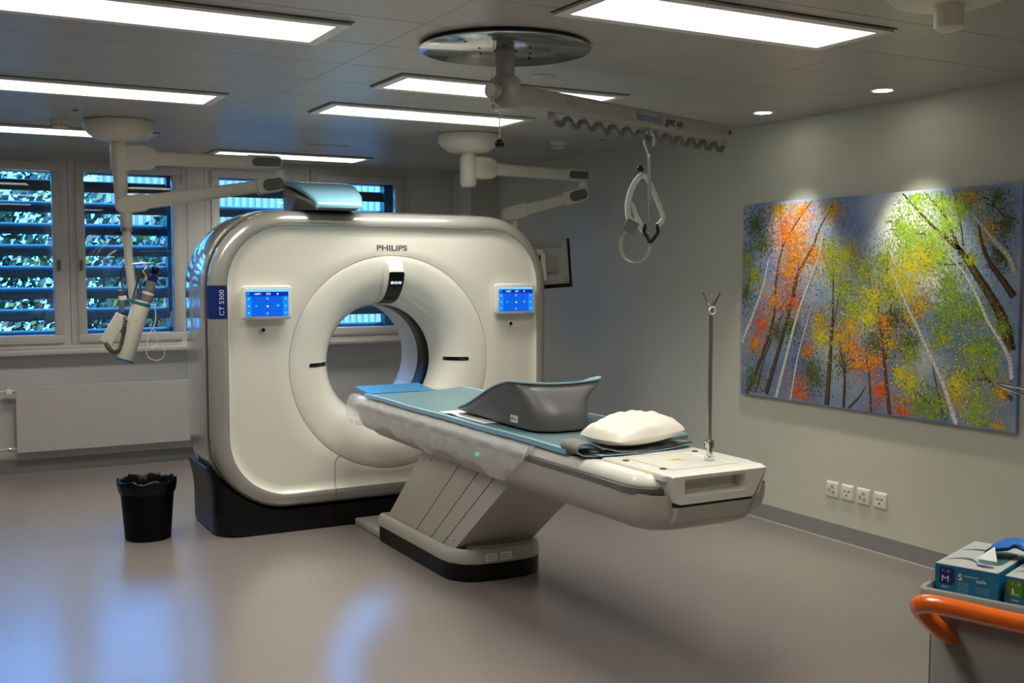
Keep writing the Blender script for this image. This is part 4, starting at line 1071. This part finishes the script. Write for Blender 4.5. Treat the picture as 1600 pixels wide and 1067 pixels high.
# trapeze hanging from the rail
TZ = thing('trapeze_handle', 'white triangular grab handle with strap hanging from the wavy rail', 'grab handle', tuple(ap(1.03, 1.66, 0)))
hd_ = V(.80, -.60, 0).normalized()      # plane of the handle, roughly facing the camera
base_t = ap(1.03, 0, 0)
def tz(x, z, o=0): return base_t + hd_ * x + V(.6, .8, 0) * o + V(0, 0, z)
MB().tube(bez([tz(.032, 2.205), tz(.034, 2.245), tz(.020, 2.272), tz(-.005, 2.262), tz(-.012, 2.225), tz(.000, 2.19), tz(.012, 2.155)], 6), .0055, 8).build('hook', 'trap', TZ)
MB().tube([tz(.012, 2.16), tz(.022, 1.82)], .009, 12).build('rod', 'steel', TZ)
MB().lathe([(.011, 0), (.011, .02)], tuple(tz(.012, 2.145)), (0, 0, 1), 12).build('collar', 'chrome', TZ)
MB().tube(bez([tz(-.002, 2.062), tz(-.03, 2.058), tz(-.06, 2.02), tz(-.085, 1.95), tz(-.088, 1.88), tz(-.078, 1.845)], 6), [.012] + [.014] * 14 + [.0145] * 16, 12).build('curved_bar', 'trap', TZ)
MB().tube(bez([tz(-.002, 2.062, .01), tz(.03, 2.00, .02), tz(.062, 1.925, .02), tz(.082, 1.87, .02), tz(.080, 1.845, .015), tz(.05, 1.81, .01)], 6), [.012 + .002 * (k % 4 in (0, 1)) for k in range(31)], 12).build('finger_grip', 'trap', TZ)
MB().tube(bez([tz(-.070, 1.93, .01), tz(-.04, 1.855, .01), tz(-.015, 1.80, .01), tz(.02, 1.795, .005)], 5), [.010] * 6 + [.016] * 6 + [.014] * 4, 12).build('lower_bar', 'trap', TZ)
MB().lathe([(.001, -.017)] + [(.017 * cos(radians(a)), .017 * sin(radians(a))) for a in range(-75, 90, 15)] + [(.001, .017)], tuple(tz(-.03, 2.096)), n=18).build('knob', 'gloss_black', TZ)
MB().tube([tz(-.03, 2.06), tz(-.03, 2.085)], .005, 8).build('knob_stem', 'trap', TZ)
fr = frame(tz(-.070, 1.815, -.01), hd_ * .85 - V(0, 0, .5), V(0, 0, 1))
MB().rbox((-.035, -.035, -.018), (.028, .030, .02), .006, 2, fr).build('buckle', 'strap', TZ)
MB().rbox((-.028, .028, -.018), (.030, .037, .02), .003, 1, fr).build('buckle_top', 'trap', TZ)
fr = frame(tz(.026, 1.812, -.02), hd_, V(0, 0, 1))
MB().prism([(-.024, .022), (.024, .022), (.022, -.012), (.008, -.026), (-.008, -.026), (-.022, -.012)], fr, .008).build('steel_plate', 'steel', TZ)
for sg in (-1, 1):
    MB().tube(bez([tz(.026 + sg * .026, 1.825, -.012), tz(.026 + sg * .034, 1.79, -.012), tz(.026 + sg * .020, 1.765, -.012), tz(.026 - .004, 1.735, -.012)], 5), .009, 8).build('clip_arm', 'ink', TZ)
band(bez([tz(-.085, 1.80), tz(-.115, 1.765), tz(-.122, 1.715), tz(-.105, 1.665), tz(-.06, 1.638), tz(-.01, 1.650), tz(.016, 1.69), tz(.022, 1.735)], 6), .030, .003, (.93, .36, 0)).build('strap', 'monw', TZ)

# ------------------------------------------------------------------ waste bin
BN = thing('waste_bin', 'black plastic waste bin with a black liner beside the scanner', 'waste bin', (1.16, 6.62, 0))
MB().lathe([(.128, 0), (.132, .004), (.150, .25), (.157, .335), (.162, .345), (.157, .350), (.150, .33), (.128, .02)], (1.16, 6.62, 0), n=40, cap1=True).build('bucket', 'bin_black', BN)
ln = MB(); L_ = []
for rr, zz, am in ((.159, .28, .002), (.164, .30, .004), (.170, .335, .006), (.169, .352, .007), (.160, .360, .008), (.150, .352, .007), (.143, .30, .006), (.13, .16, .005)):
    L_.append([(1.16 + (rr + am * sin(k * 1.7 + zz * 40) * .7) * cos(2 * pi * k / 48), 6.62 + (rr + am * sin(k * 2.3 + zz * 25) * .7) * sin(2 * pi * k / 48), zz + (am * 1.1 * sin(k * .9) + am * .6 * sin(k * 2.9) if zz < .3 or zz > .34 else 0)) for k in range(48)])
ln.loft(L_, True).build('bin_liner', 'liner', BN, ang=70)

# ------------------------------------------------------------------ wall sockets
def socket(y, kind, lab):
    r = thing('wall_socket', lab, 'socket', (XR, y, .30), 'wall sockets below the painting')
    fr = frame((XR, y, .30), (0, -1, 0), (0, 0, 1))
    MB().loft([[fr @ V(x, yy, z) for x, yy in rpoly(.094 - e, .094 - e, .004, 2)] for z, e in ((0, 0), (.006, .001), (.012, .016), (.0125, .02))], True, True, True).build('cover_plate', 'ttop', r, ang=25)
    if kind:
        for (x, yy) in ((-.016, .008), (.016, .008), (0, -.016)):
            MB().prism([(x + .0055 * cos(a * pi / 6), yy + .0055 * sin(a * pi / 6)) for a in range(12)], fr, .0132).build('pin_hole', 'ink', r)
        MB().prism([(-.0012, .004), (.0012, .004), (.0012, .016), (-.0012, .016)], fr, .0131).build('mark', 'seam', r)
    else:
        for a in (75, 195, 315):
            c = (.019 * cos(radians(a)), .019 * sin(radians(a)) - .002)
            poly = [(c[0] + (.012 * cos(t) * cos(radians(a)) - .0155 * sin(t) * sin(radians(a))), c[1] + (.012 * cos(t) * sin(radians(a)) + .0155 * sin(t) * cos(radians(a)))) for t in [k * pi / 6 for k in range(12)]]
            MB().prism(poly, fr, .0131).build('recess', 'tbody', r)
            MB().prism([(c[0] + .003 * cos(t), c[1] + .003 * sin(t)) for t in [k * pi / 4 for k in range(8)]], fr, .0136).build('pin_hole', 'ink', r)
    return r
for y, k, lab in ((4.61, 0, 'white wall socket with three-way outlet, farthest of the four under the painting'), (4.492, 1, 'white three-hole wall socket, second from the far end'),
                  (4.37, 0, 'white wall socket with three-way outlet, third from the far end'), (4.245, 1, 'white three-hole wall socket, nearest of the four')):
    socket(y, k, lab)

# ------------------------------------------------------------------ painting
PN = thing('painting', 'wide painting of autumn birch trees seen from below on the right wall', 'painting', (4.6975, 4.379, 1.4135))
Y0, Y1, Z0, Z1, XF = 5.412, 3.391, .797, 2.027, 4.702
MB().rbox((XF, Y1, Z0), (XF + .0275, Y0, Z1), .003, 2).build('canvas', 'canvas', PN)
BT = [([(0.002, 0.26), (0.061, 0.435), (0.101, 0.571), (0.123, 0.703)], 0.0205, 0.0082), ([(0.167, 0.005), (0.205, 0.195), (0.251, 0.42), (0.302, 0.6), (0.332, 0.7), (0.351, 0.812)], 0.0205, 0.0072), ([(0.23, 0.003), (0.259, 0.228), (0.295, 0.397), (0.314, 0.487)], 0.0123, 0.0051), ([(0.832, 0.002), (0.789, 0.167), (0.738, 0.305), (0.702, 0.403), (0.667, 0.491), (0.621, 0.628), (0.602, 0.697)], 0.0266, 0.0061), ([(0.988, 0.218), (0.979, 0.3), (0.952, 0.37), (0.914, 0.451), (0.883, 0.545), (0.843, 0.64), (0.794, 0.722)], 0.0225, 0.0061), ([(0.988, 0.641), (0.972, 0.702), (0.93, 0.771), (0.899, 0.824), (0.861, 0.885)], 0.0287, 0.0123)]
TT = [([(0.031, 0.002), (0.095, 0.195), (0.15, 0.413), (0.157, 0.585), (0.185, 0.767), (0.244, 0.893), (0.307, 0.995)], 0.0246, 0.0041), ([(0.185, 0.767), (0.178, 0.884), (0.17, 0.998)], 0.0061, 0.0031), ([(0.121, 0.017), (0.17, 0.23), (0.223, 0.47), (0.248, 0.625), (0.31, 0.764), (0.335, 0.85), (0.399, 0.993)], 0.0266, 0.0041), ([(0.073, 0.016), (0.118, 0.225), (0.184, 0.416), (0.239, 0.522)], 0.0102, 0.0041), ([(0.379, 0.004), (0.387, 0.18), (0.394, 0.355), (0.397, 0.503), (0.394, 0.663)], 0.0287, 0.0041), ([(0.394, 0.355), (0.412, 0.479), (0.425, 0.626)], 0.0082, 0.0031), ([(0.445, 0.003), (0.447, 0.163), (0.43, 0.272), (0.419, 0.381)], 0.0164, 0.0031), ([(0.447, 0.163), (0.46, 0.275), (0.463, 0.385)], 0.0082, 0.0031), ([(0.548, 0.002), (0.538, 0.164), (0.525, 0.27), (0.54, 0.331)], 0.0123, 0.0031), ([(0.614, 0.002), (0.598, 0.161), (0.581, 0.335), (0.565, 0.487), (0.567, 0.627)], 0.0205, 0.0031), ([(0.596, 0.254), (0.611, 0.442), (0.594, 0.627), (0.596, 0.743)], 0.0082, 0.0031), ([(0.565, 0.487), (0.536, 0.58), (0.509, 0.769)], 0.0061, 0.0020), ([(0.978, 0.332), (0.965, 0.424), (0.935, 0.515), (0.881, 0.63), (0.833, 0.726), (0.801, 0.77), (0.736, 0.85), (0.64, 0.992)], 0.0512, 0.0061), ([(0.825, 0.737), (0.792, 0.847), (0.767, 0.903), (0.708, 0.996)], 0.0164, 0.0031), ([(0.837, 0.753), (0.827, 0.845), (0.801, 0.992)], 0.0061, 0.0031), ([(0.775, 0.902), (0.765, 0.99)], 0.0051, 0.0031), ([(0.985, 0.548), (0.955, 0.609), (0.917, 0.682), (0.893, 0.756), (0.88, 0.841)], 0.0307, 0.0082), ([(0.99, 0.136), (0.919, 0.208), (0.896, 0.258)], 0.0164, 0.0051), ([(0.919, 0.208), (0.867, 0.195), (0.813, 0.159)], 0.0072, 0.0031), ([(0.464, 0.003), (0.502, 0.062), (0.525, 0.114)], 0.0123, 0.0041), ([(0.784, 0.021), (0.733, 0.09), (0.656, 0.158)], 0.0061, 0.0031), ([(0.788, 0.033), (0.765, 0.163), (0.751, 0.25)], 0.0092, 0.0041), ([(0.003, 0.5), (0.035, 0.596), (0.037, 0.718)], 0.0102, 0.0041), ([(0.035, 0.596), (0.077, 0.637), (0.123, 0.677)], 0.0041, 0.0020), ([(0.736, 0.806), (0.669, 0.815), (0.617, 0.806)], 0.0061, 0.0020), ([(0.834, 0.683), (0.787, 0.678), (0.747, 0.689)], 0.0051, 0.0020), ([(0.985, 0.855), (0.949, 0.873), (0.904, 0.944), (0.852, 0.928)], 0.0061, 0.0031), ([(0.239, 0.522), (0.253, 0.65), (0.248, 0.753)], 0.0072, 0.0031), ([(0.161, 0.44), (0.195, 0.494), (0.249, 0.574)], 0.0041, 0.0020), ([(0.59, 0.348), (0.551, 0.462), (0.483, 0.627)], 0.0041, 0.0020)]
FO = [(0.234, 0.804, 0.086, 'o'), (0.19, 0.845, 0.066, 'r'), (0.215, 0.65, 0.065, 'o'), (0.149, 0.493, 0.057, 'o'), (0.228, 0.496, 0.044, 'r'), (0.092, 0.37, 0.047, 'r'), (0.07, 0.273, 0.029, 'o'), (0.265, 0.942, 0.074, 'o'), (0.389, 0.945, 0.06, 'h'), (0.165, 0.963, 0.056, 'h'), (0.589, 0.418, 0.027, 'o'), (0.555, 0.238, 0.037, 'o'), (0.499, 0.219, 0.033, 'o'), (0.268, 0.048, 0.053, 'r'), (0.576, 0.099, 0.036, 'r'), (0.658, 0.019, 0.043, 'r'), (0.467, 0.397, 0.039, 'h'), (0.348, 0.326, 0.041, 'y'), (0.347, 0.413, 0.041, 'h'), (0.321, 0.726, 0.042, 'o'), (0.246, 0.727, 0.054, 'o'), (0.061, 0.891, 0.071, 'd'), (0.098, 0.783, 0.047, 'd'), (0.053, 0.623, 0.048, 'l'), (0.018, 0.528, 0.048, 'd'), (0.06, 0.082, 0.071, 'd'), (0.015, 0.718, 0.049, 'l'), (0.383, 0.737, 0.05, 'l'), (0.443, 0.723, 0.057, 'y'), (0.435, 0.565, 0.068, 'l'), (0.511, 0.651, 0.065, 'l'), (0.584, 0.697, 0.053, 'l'), (0.621, 0.628, 0.043, 'y'), (0.672, 0.673, 0.059, 'y'), (0.722, 0.695, 0.049, 'y'), (0.657, 0.56, 0.042, 'y'), (0.709, 0.505, 0.033, 'h'), (0.476, 0.47, 0.057, 'l'), (0.533, 0.438, 0.046, 'y'), (0.684, 0.965, 0.049, 'g'), (0.634, 0.845, 0.043, 'g'), (0.669, 0.809, 0.043, 'g'), (0.737, 0.795, 0.048, 'g'), (0.766, 0.936, 0.048, 'g'), (0.792, 0.847, 0.039, 'g'), (0.771, 0.717, 0.039, 'g'), (0.83, 0.919, 0.038, 'g'), (0.729, 0.74, 0.041, 'l'), (0.662, 0.753, 0.034, 'g'), (0.798, 0.542, 0.047, 'm'), (0.838, 0.478, 0.053, 'm'), (0.884, 0.481, 0.044, 'm'), (0.777, 0.364, 0.04, 'l'), (0.784, 0.453, 0.039, 'm'), (0.872, 0.319, 0.045, 'l'), (0.917, 0.335, 0.036, 'm'), (0.959, 0.423, 0.028, 'm'), (0.945, 0.713, 0.029, 'd'), (0.933, 0.942, 0.043, 'd'), (0.852, 0.96, 0.03, 'h'), (0.907, 0.819, 0.029, 'h'), (0.957, 0.837, 0.028, 'd'), (0.829, 0.173, 0.038, 'y'), (0.866, 0.222, 0.038, 'l'), (0.822, 0.117, 0.039, 'h'), (0.892, 0.097, 0.044, 'l'), (0.957, 0.161, 0.028, 'h'), (0.953, 0.013, 0.021, 'h'), (0.767, 0.074, 0.04, 'm'), (0.717, 0.065, 0.05, 'm'), (0.682, 0.15, 0.042, 'y'), (0.646, 0.191, 0.026, 'y'), (0.752, 0.004, 0.032, 'm'), (0.893, 0.022, 0.037, 'l'), (0.429, 0.333, 0.049, 'h'), (0.469, 0.288, 0.039, 'o'), (0.297, 0.257, 0.021, 'o'), (0.309, 0.17, 0.052, 'd'), (0.331, 0.122, 0.041, 'd'), (0.608, 0.326, 0.036, 'h'), (0.67, 0.332, 0.034, 'd'), (0.676, 0.446, 0.034, 'h'), (0.394, 0.651, 0.04, 'l'), (0.55, 0.533, 0.046, 'y'), (0.797, 0.607, 0.039, 'm'), (0.857, 0.694, 0.023, 'l'), (0.926, 0.251, 0.029, 'l'), (0.23, 0.367, 0.044, 'd'), (0.604, 0.546, 0.036, 'l'), (0.441, 0.212, 0.039, 'd'), (0.163, 0.335, 0.034, 'd'), (0.679, 0.287, 0.034, 'l'), (0.554, 0.321, 0.036, 'd'), (0.624, 0.443, 0.035, 'd')]
PALETTE = dict(o=[(.75, .22, .02), (.80, .33, .02), (.62, .12, .02), (.85, .45, .04), (.35, .12, .05)], r=[(.60, .07, .02), (.72, .16, .02), (.42, .05, .03), (.75, .28, .03)], h=[(.60, .38, .03), (.52, .27, .03), (.70, .48, .05), (.30, .20, .05)],
               y=[(.70, .60, .02), (.62, .50, .02), (.50, .50, .03), (.78, .68, .06)], l=[(.36, .42, .04), (.25, .34, .04), (.50, .52, .05), (.14, .20, .04)], g=[(.38, .56, .05), (.24, .42, .05), (.52, .66, .08), (.14, .28, .06)],
               m=[(.16, .30, .05), (.26, .38, .05), (.09, .18, .05), (.40, .44, .05)], d=[(.06, .10, .04), (.10, .14, .05), (.04, .06, .04), (.22, .22, .06)])
def cv(s, t, e): return (XF - e, Y0 + (Y1 - Y0) * s, Z0 + (Z1 - Z0) * t)
fm = MB(); cc = []
ASP = 2.012 / 1.223
for (s, t, r, c) in FO:
    for i in range(int(60 + 17000 * r)):
        a = random.uniform(0, 2 * pi); d = r * 1.1 * abs(random.gauss(0, .72))
        ss, tt = s + d * cos(a), t + d * ASP * sin(a)
        sz = random.choice((random.uniform(.0018, .0036), random.uniform(.0032, .0075)))
        if not (.006 < ss < .994 and .01 < tt < .99): continue
        th = random.uniform(0, pi); e = random.uniform(.0008, .0016)
        du, dv = sz * cos(th) * .62, sz * sin(th) * ASP * .62
        o = len(fm.v); k = .5
        fm.v += [cv(ss + du, tt + dv, e), cv(ss - dv * k / ASP, tt + du * k * ASP, e), cv(ss - du, tt - dv, e), cv(ss + dv * k / ASP, tt - du * k * ASP, e)]
        fm.f.append((o, o + 1, o + 2, o + 3)); col = random.choice(PALETTE[c]); j = random.uniform(.85, 1.3); cc.append([x * j for x in col])
for i in range(11000):       # loose olive and ochre daubs between the crowns
    ss, tt = random.uniform(.008, .992), random.uniform(.012, .985)
    w = .25 + .75 * (sin(ss * 17 + 3 * sin(tt * 9)) * sin(tt * 13 + 2 * sin(ss * 11)) > -.15)
    if tt > .78 and .36 < ss < .62: w = 0
    if tt > .62 and ss < .62: w *= .6
    if random.random() > w: continue
    sz = random.uniform(.0016, .0050); th = random.uniform(0, pi); e = random.uniform(.0006, .0009)
    du, dv = sz * cos(th) * .62, sz * sin(th) * ASP * .62; o = len(fm.v)
    fm.v += [cv(ss + du, tt + dv, e), cv(ss - dv * .5 / ASP, tt + du * .5 * ASP, e), cv(ss - du, tt - dv, e), cv(ss + dv * .5 / ASP, tt - du * .5 * ASP, e)]
    fm.f.append((o, o + 1, o + 2, o + 3)); cc.append([x * random.uniform(.6, 1) for x in random.choice(PALETTE[random.choice('dddlhhoym' if ss < .6 else 'dddllmmyh')])])
fo = fm.build('painted_leaves', 'paint', PN, cols=cc); fo['kind'] = 'stuff'
def strokes(paths, birch):
    m_ = MB(); cc = []
    for pts, w0, w1 in paths:
        w0, w1 = w0 * 1.35, w1 * 1.35
        P = bez([(s, t, 0) for s, t in pts], 6)
        loops = []
        for i, p in enumerate(P):
            f = i / (len(P) - 1); w = w0 + (w1 - w0) * f
            a = P[max(0, i - 1)]; b = P[min(len(P) - 1, i + 1)]
            dx, dy = (b.x - a.x) * 2.012, (b.y - a.y) * 1.223; l = math.hypot(dx, dy); nx_, ny_ = -dy / l, dx / l
            row = []
            for k in (-1, -.3, .4, 1):
                row.append(cv(min(.995, max(.005, p.x + nx_ * w / 2 * k / 2.012)), min(.995, max(.003, p.y + ny_ * w / 2 * k / 1.223)), (.0019 if birch else .0012)))
            loops.append(row)
        o = len(m_.v)
        for l in loops: m_.v += l
        for i in range(len(loops) - 1):
            for k in range(3):
                m_.f.append((o + i * 4 + k, o + i * 4 + k + 1, o + (i + 1) * 4 + k + 1, o + (i + 1) * 4 + k))
                if birch: cc.append([(.42, .40, .38), (.72, .71, .67), (.62, .60, .57)][k])
                else: q = random.uniform(.8, 1.2); cc.append([x * q for x in [(.05, .03, .02), (.12, .075, .045), (.075, .045, .03)][k]])
        if birch:
            L_ = len(P); cnt = int(sum((P[i + 1] - P[i]).length for i in range(L_ - 1)) * 62)
            for j in range(cnt):
                f = (j + random.random() * .6) / cnt * (L_ - 1); i = min(int(f), L_ - 2); p = P[i].lerp(P[i + 1], f - i); w = w0 + (w1 - w0) * f / (L_ - 1)
                a, b = P[i], P[i + 1]; dx, dy = (b.x - a.x) * 2.012, (b.y - a.y) * 1.223; l = math.hypot(dx, dy); ux, uy = dx / l, dy / l; nx_, ny_ = -uy, ux
                k0 = random.choice((-1, -.2)); k1 = k0 + random.uniform(.8, 1.2); hh = .0022
                o = len(m_.v)
                for (k, h_) in ((k0, -hh), (k1, -hh * .3), (k1, hh * .3), (k0, hh)):
                    m_.v.append(cv(min(.995, p.x + (nx_ * w / 2 * k + ux * h_) / 2.012), p.y + (ny_ * w / 2 * k + uy * h_) / 1.223, .0024))
                m_.f.append((o, o + 1, o + 2, o + 3)); cc.append((.03, .025, .02))
    return m_, cc
m_, cc = strokes(TT, False); m_.build('painted_trunks', 'paint', PN, cols=cc, kind='stuff')
m_, cc = strokes(BT, True); m_.build('painted_birches', 'paint', PN, cols=cc, kind='stuff')

# ------------------------------------------------------------------ trolley at the right, glove boxes
A_ = V(1.786, 1.504, 0); e1 = V(.33, -.944, 0); e2 = V(.944, .33, 0)
CF = Matrix(((e1.x, e2.x, 0, A_.x), (e1.y, e2.y, 0, A_.y), (0, 0, 1, 0), (0, 0, 0, 1)))
CT = thing('trolley', 'grey medical trolley with orange push handle at the lower right', 'trolley', tuple(CF @ V(.3, .23, 0)))
MB().rbox((.02, .022, .10), (.60, .44, .90), .012, 2, CF).build('cabinet', 'cart', CT)
MB().box((.012, .03, .40), (.021, .43, .404), CF).build('drawer_joint', 'ink', CT)
MB().rbox((.014, .03, .41), (.022, .43, .86), .004, 1, CF).build('drawer_front', 'tbody', CT)
MB().rbox((.014, .03, .13), (.022, .43, .40), .004, 1, CF).build('drawer_front', 'tbody', CT)
tr = MB()
def rr_(x0, y0, x1, y1, r, z): return [CF @ V((x0 + x1) / 2 + a, (y0 + y1) / 2 + b, z) for a, b in rpoly(x1 - x0, y1 - y0, r, 4)]
tr.loft([rr_(.004, .004, .62, .46, .02, .895), rr_(0, 0, .624, .464, .022, .90), rr_(0, 0, .624, .464, .022, .945), rr_(.004, .004, .62, .46, .02, .95), rr_(.010, .010, .614, .454, .018, .947), rr_(.014, .014, .61, .45, .016, .908)], True, True, True)
tr.build('tray_top', 'cart', CT, ang=40)
hp = bez([(.060, .03, .850), (.050, -.02, .880), (.036, -.062, .918), (.042, -.084, .940), (.085, -.090, .947), (.20, -.087, .943), (.42, -.087, .943), (.54, -.087, .943), (.58, -.075, .925), (.58, -.03, .885), (.575, .03, .850)], 8)
MB().tube([CF @ p for p in hp], .0185, 18).build('push_handle', 'orange', CT)
for x in (.08, .54):
    for y in (.07, .40):
        w = MB().lathe([(.045, -.012), (.05, -.008), (.05, .008), (.045, .012)], tuple(CF @ V(x, y, .05)), tuple(e1), 20)
        w.build('castor', 'base_black', CT)
        MB().tube([CF @ V(x, y, .05), CF @ V(x, y, .11)], .012, 8).build('castor_stem', 'steel', CT)
pole = MB().tube([CF @ V(.20, .40, .90), CF @ V(.20, .40, 1.33)], .009, 10).build('accessory_pole', 'chrome', CT)
hk = [CF @ V(.20, .40, 1.322), CF @ V(.10, .385, 1.332), CF @ V(.035, .37, 1.343), CF @ V(.030, .355, 1.343), CF @ V(.045, .345, 1.340), CF @ V(.11, .345, 1.322), CF @ V(.20, .39, 1.305)]
MB().tube(bez(hk, 4), .0024, 8).build('wire_hook', 'chrome', pole)
def glove_box(s0, q0, w, d, z0, z1, green, lab):
    r = thing('glove_box', lab, 'box', tuple(CF @ V(s0 + w / 2, q0 + d / 2, z0)), 'boxes of disposable gloves')
    MB().box((s0, q0, z0), (s0 + w, q0 + d, z1), CF).build('carton', 'boxblue', r)
    MB().box((s0 + .0005, q0 + .0005, z1), (s0 + w - .0005, q0 + d - .0005, z1 + .0012), CF).build('carton_lid', 'boxgrey', r)
    ff = frame(CF @ V(s0, q0 - .0004, z0), e1, (0, 0, 1))
    tf = frame(CF @ V(s0, q0, z1 + .0012), e1, e2)
    H = z1 - z0
    lp_ = MB().prism([(x + .024 if not green else x + .020, y + H - .022) for x, y in rpoly(.030, .034, .005)], ff, .0008).build('size_badge', 'boxgreen' if green else 'navy', r)
    mt = Matrix.Translation
    text('L' if green else 'M', ff @ mt((.022, H - .028, .0010)), .014, .012, 'paper', 'size_letter', lp_, 0)
    text('7 - 8', ff @ mt((.022, H - .012, .0010)), .016, .006, 'labelw', 'size_numbers', lp_)
    text('S', ff @ mt((.052, H - .020, .0006)), .008, .014, 'paper', 'lettering', r, .02)
    text('empercare', ff @ mt((.073, H - .017, .0006)), .03, .004, 'paper', 'lettering', r)
    text('safe', ff @ mt((.094, H - .022, .0006)), .020, .008, 'paper', 'lettering', r, .01)
    for k in range(5): text('nitrile examination', ff @ mt((.058, H - .032 - .005 * k, .0006)), .020 + .004 * (k % 2), .0028, 'labelw', 'small_print', r)
    for k in range(3): text('powder free gloves', ff @ mt((.098, H - .036 - .005 * k, .0006)), .026, .0028, 'labelw', 'small_print', r)
    text('latex', ff @ mt((.022, H - .045, .0006)), .014, .005, 'paper', 'lettering', r)
    # wave bands on the lid
    for (a, b, th) in ((.04, .115, .016), (.14, .20, .014)):
        pts = [(x * w, a + (b - a) * .35 * sin(x * pi) ) for x in [k / 10 for k in range(11)]]
        poly = [(x * .55 + .006, y) for x, y in pts] + [(x * .55 + .006, y + th * sin(pi * min(1, max(0, x / w)))) for x, y in reversed(pts)]
        MB().prism(poly, tf, .0006).build('wave_print', 'boxteal', r)
    return r, tf
g1, tf = glove_box(.012, .068, .126, .24, .909, .986, False, 'blue glove box size M with a blue glove poking out')
MB().prism([(x + .088, y + .12) for x, y in rpoly(.05, .13, .02)], tf, .0008).build('opening', 'boxteal', g1)
MB().prism([(.09 + .018 * cos(a * pi / 8), .035 + .010 * sin(a * pi / 8)) for a in range(16)], tf, .0008).build('oval_badge', 'navy', g1)
MB().loft([[tf @ V(.055, .085, .001), tf @ V(.10, .075, .003), tf @ V(.085, .10, .028)], [tf @ V(.057, .087, .001), tf @ V(.10, .078, .003), tf @ V(.086, .103, .028)]], True, True, True).build('paper_flap', 'paper', g1)
gl = MB(); L_ = []
for k in range(15):
    t = k / 14
    c = V(.065 + .115 * t, .125 + .03 * sin(t * 3), .010 + .020 * sin(pi * min(1, t * 1.02)) ** .8)
    L_.append([tf @ (c + V(.004 * sin(a + k), .030 * cos(a) * (1 + .15 * sin(a * 3 + k)), .010 * sin(a) * (1 + .3 * sin(k * 1.3 + a * 2)))) for a in [2 * pi * j / 14 for j in range(14)]])
tag(gl.loft(L_, True, True, True).build('glove', 'glove', None, ang=60), 'blue disposable glove pulled out of the glove box', 'glove')
glove_box(.146, .085, .126, .24, .909, .980, True, 'blue glove box with a green size label at the right edge')
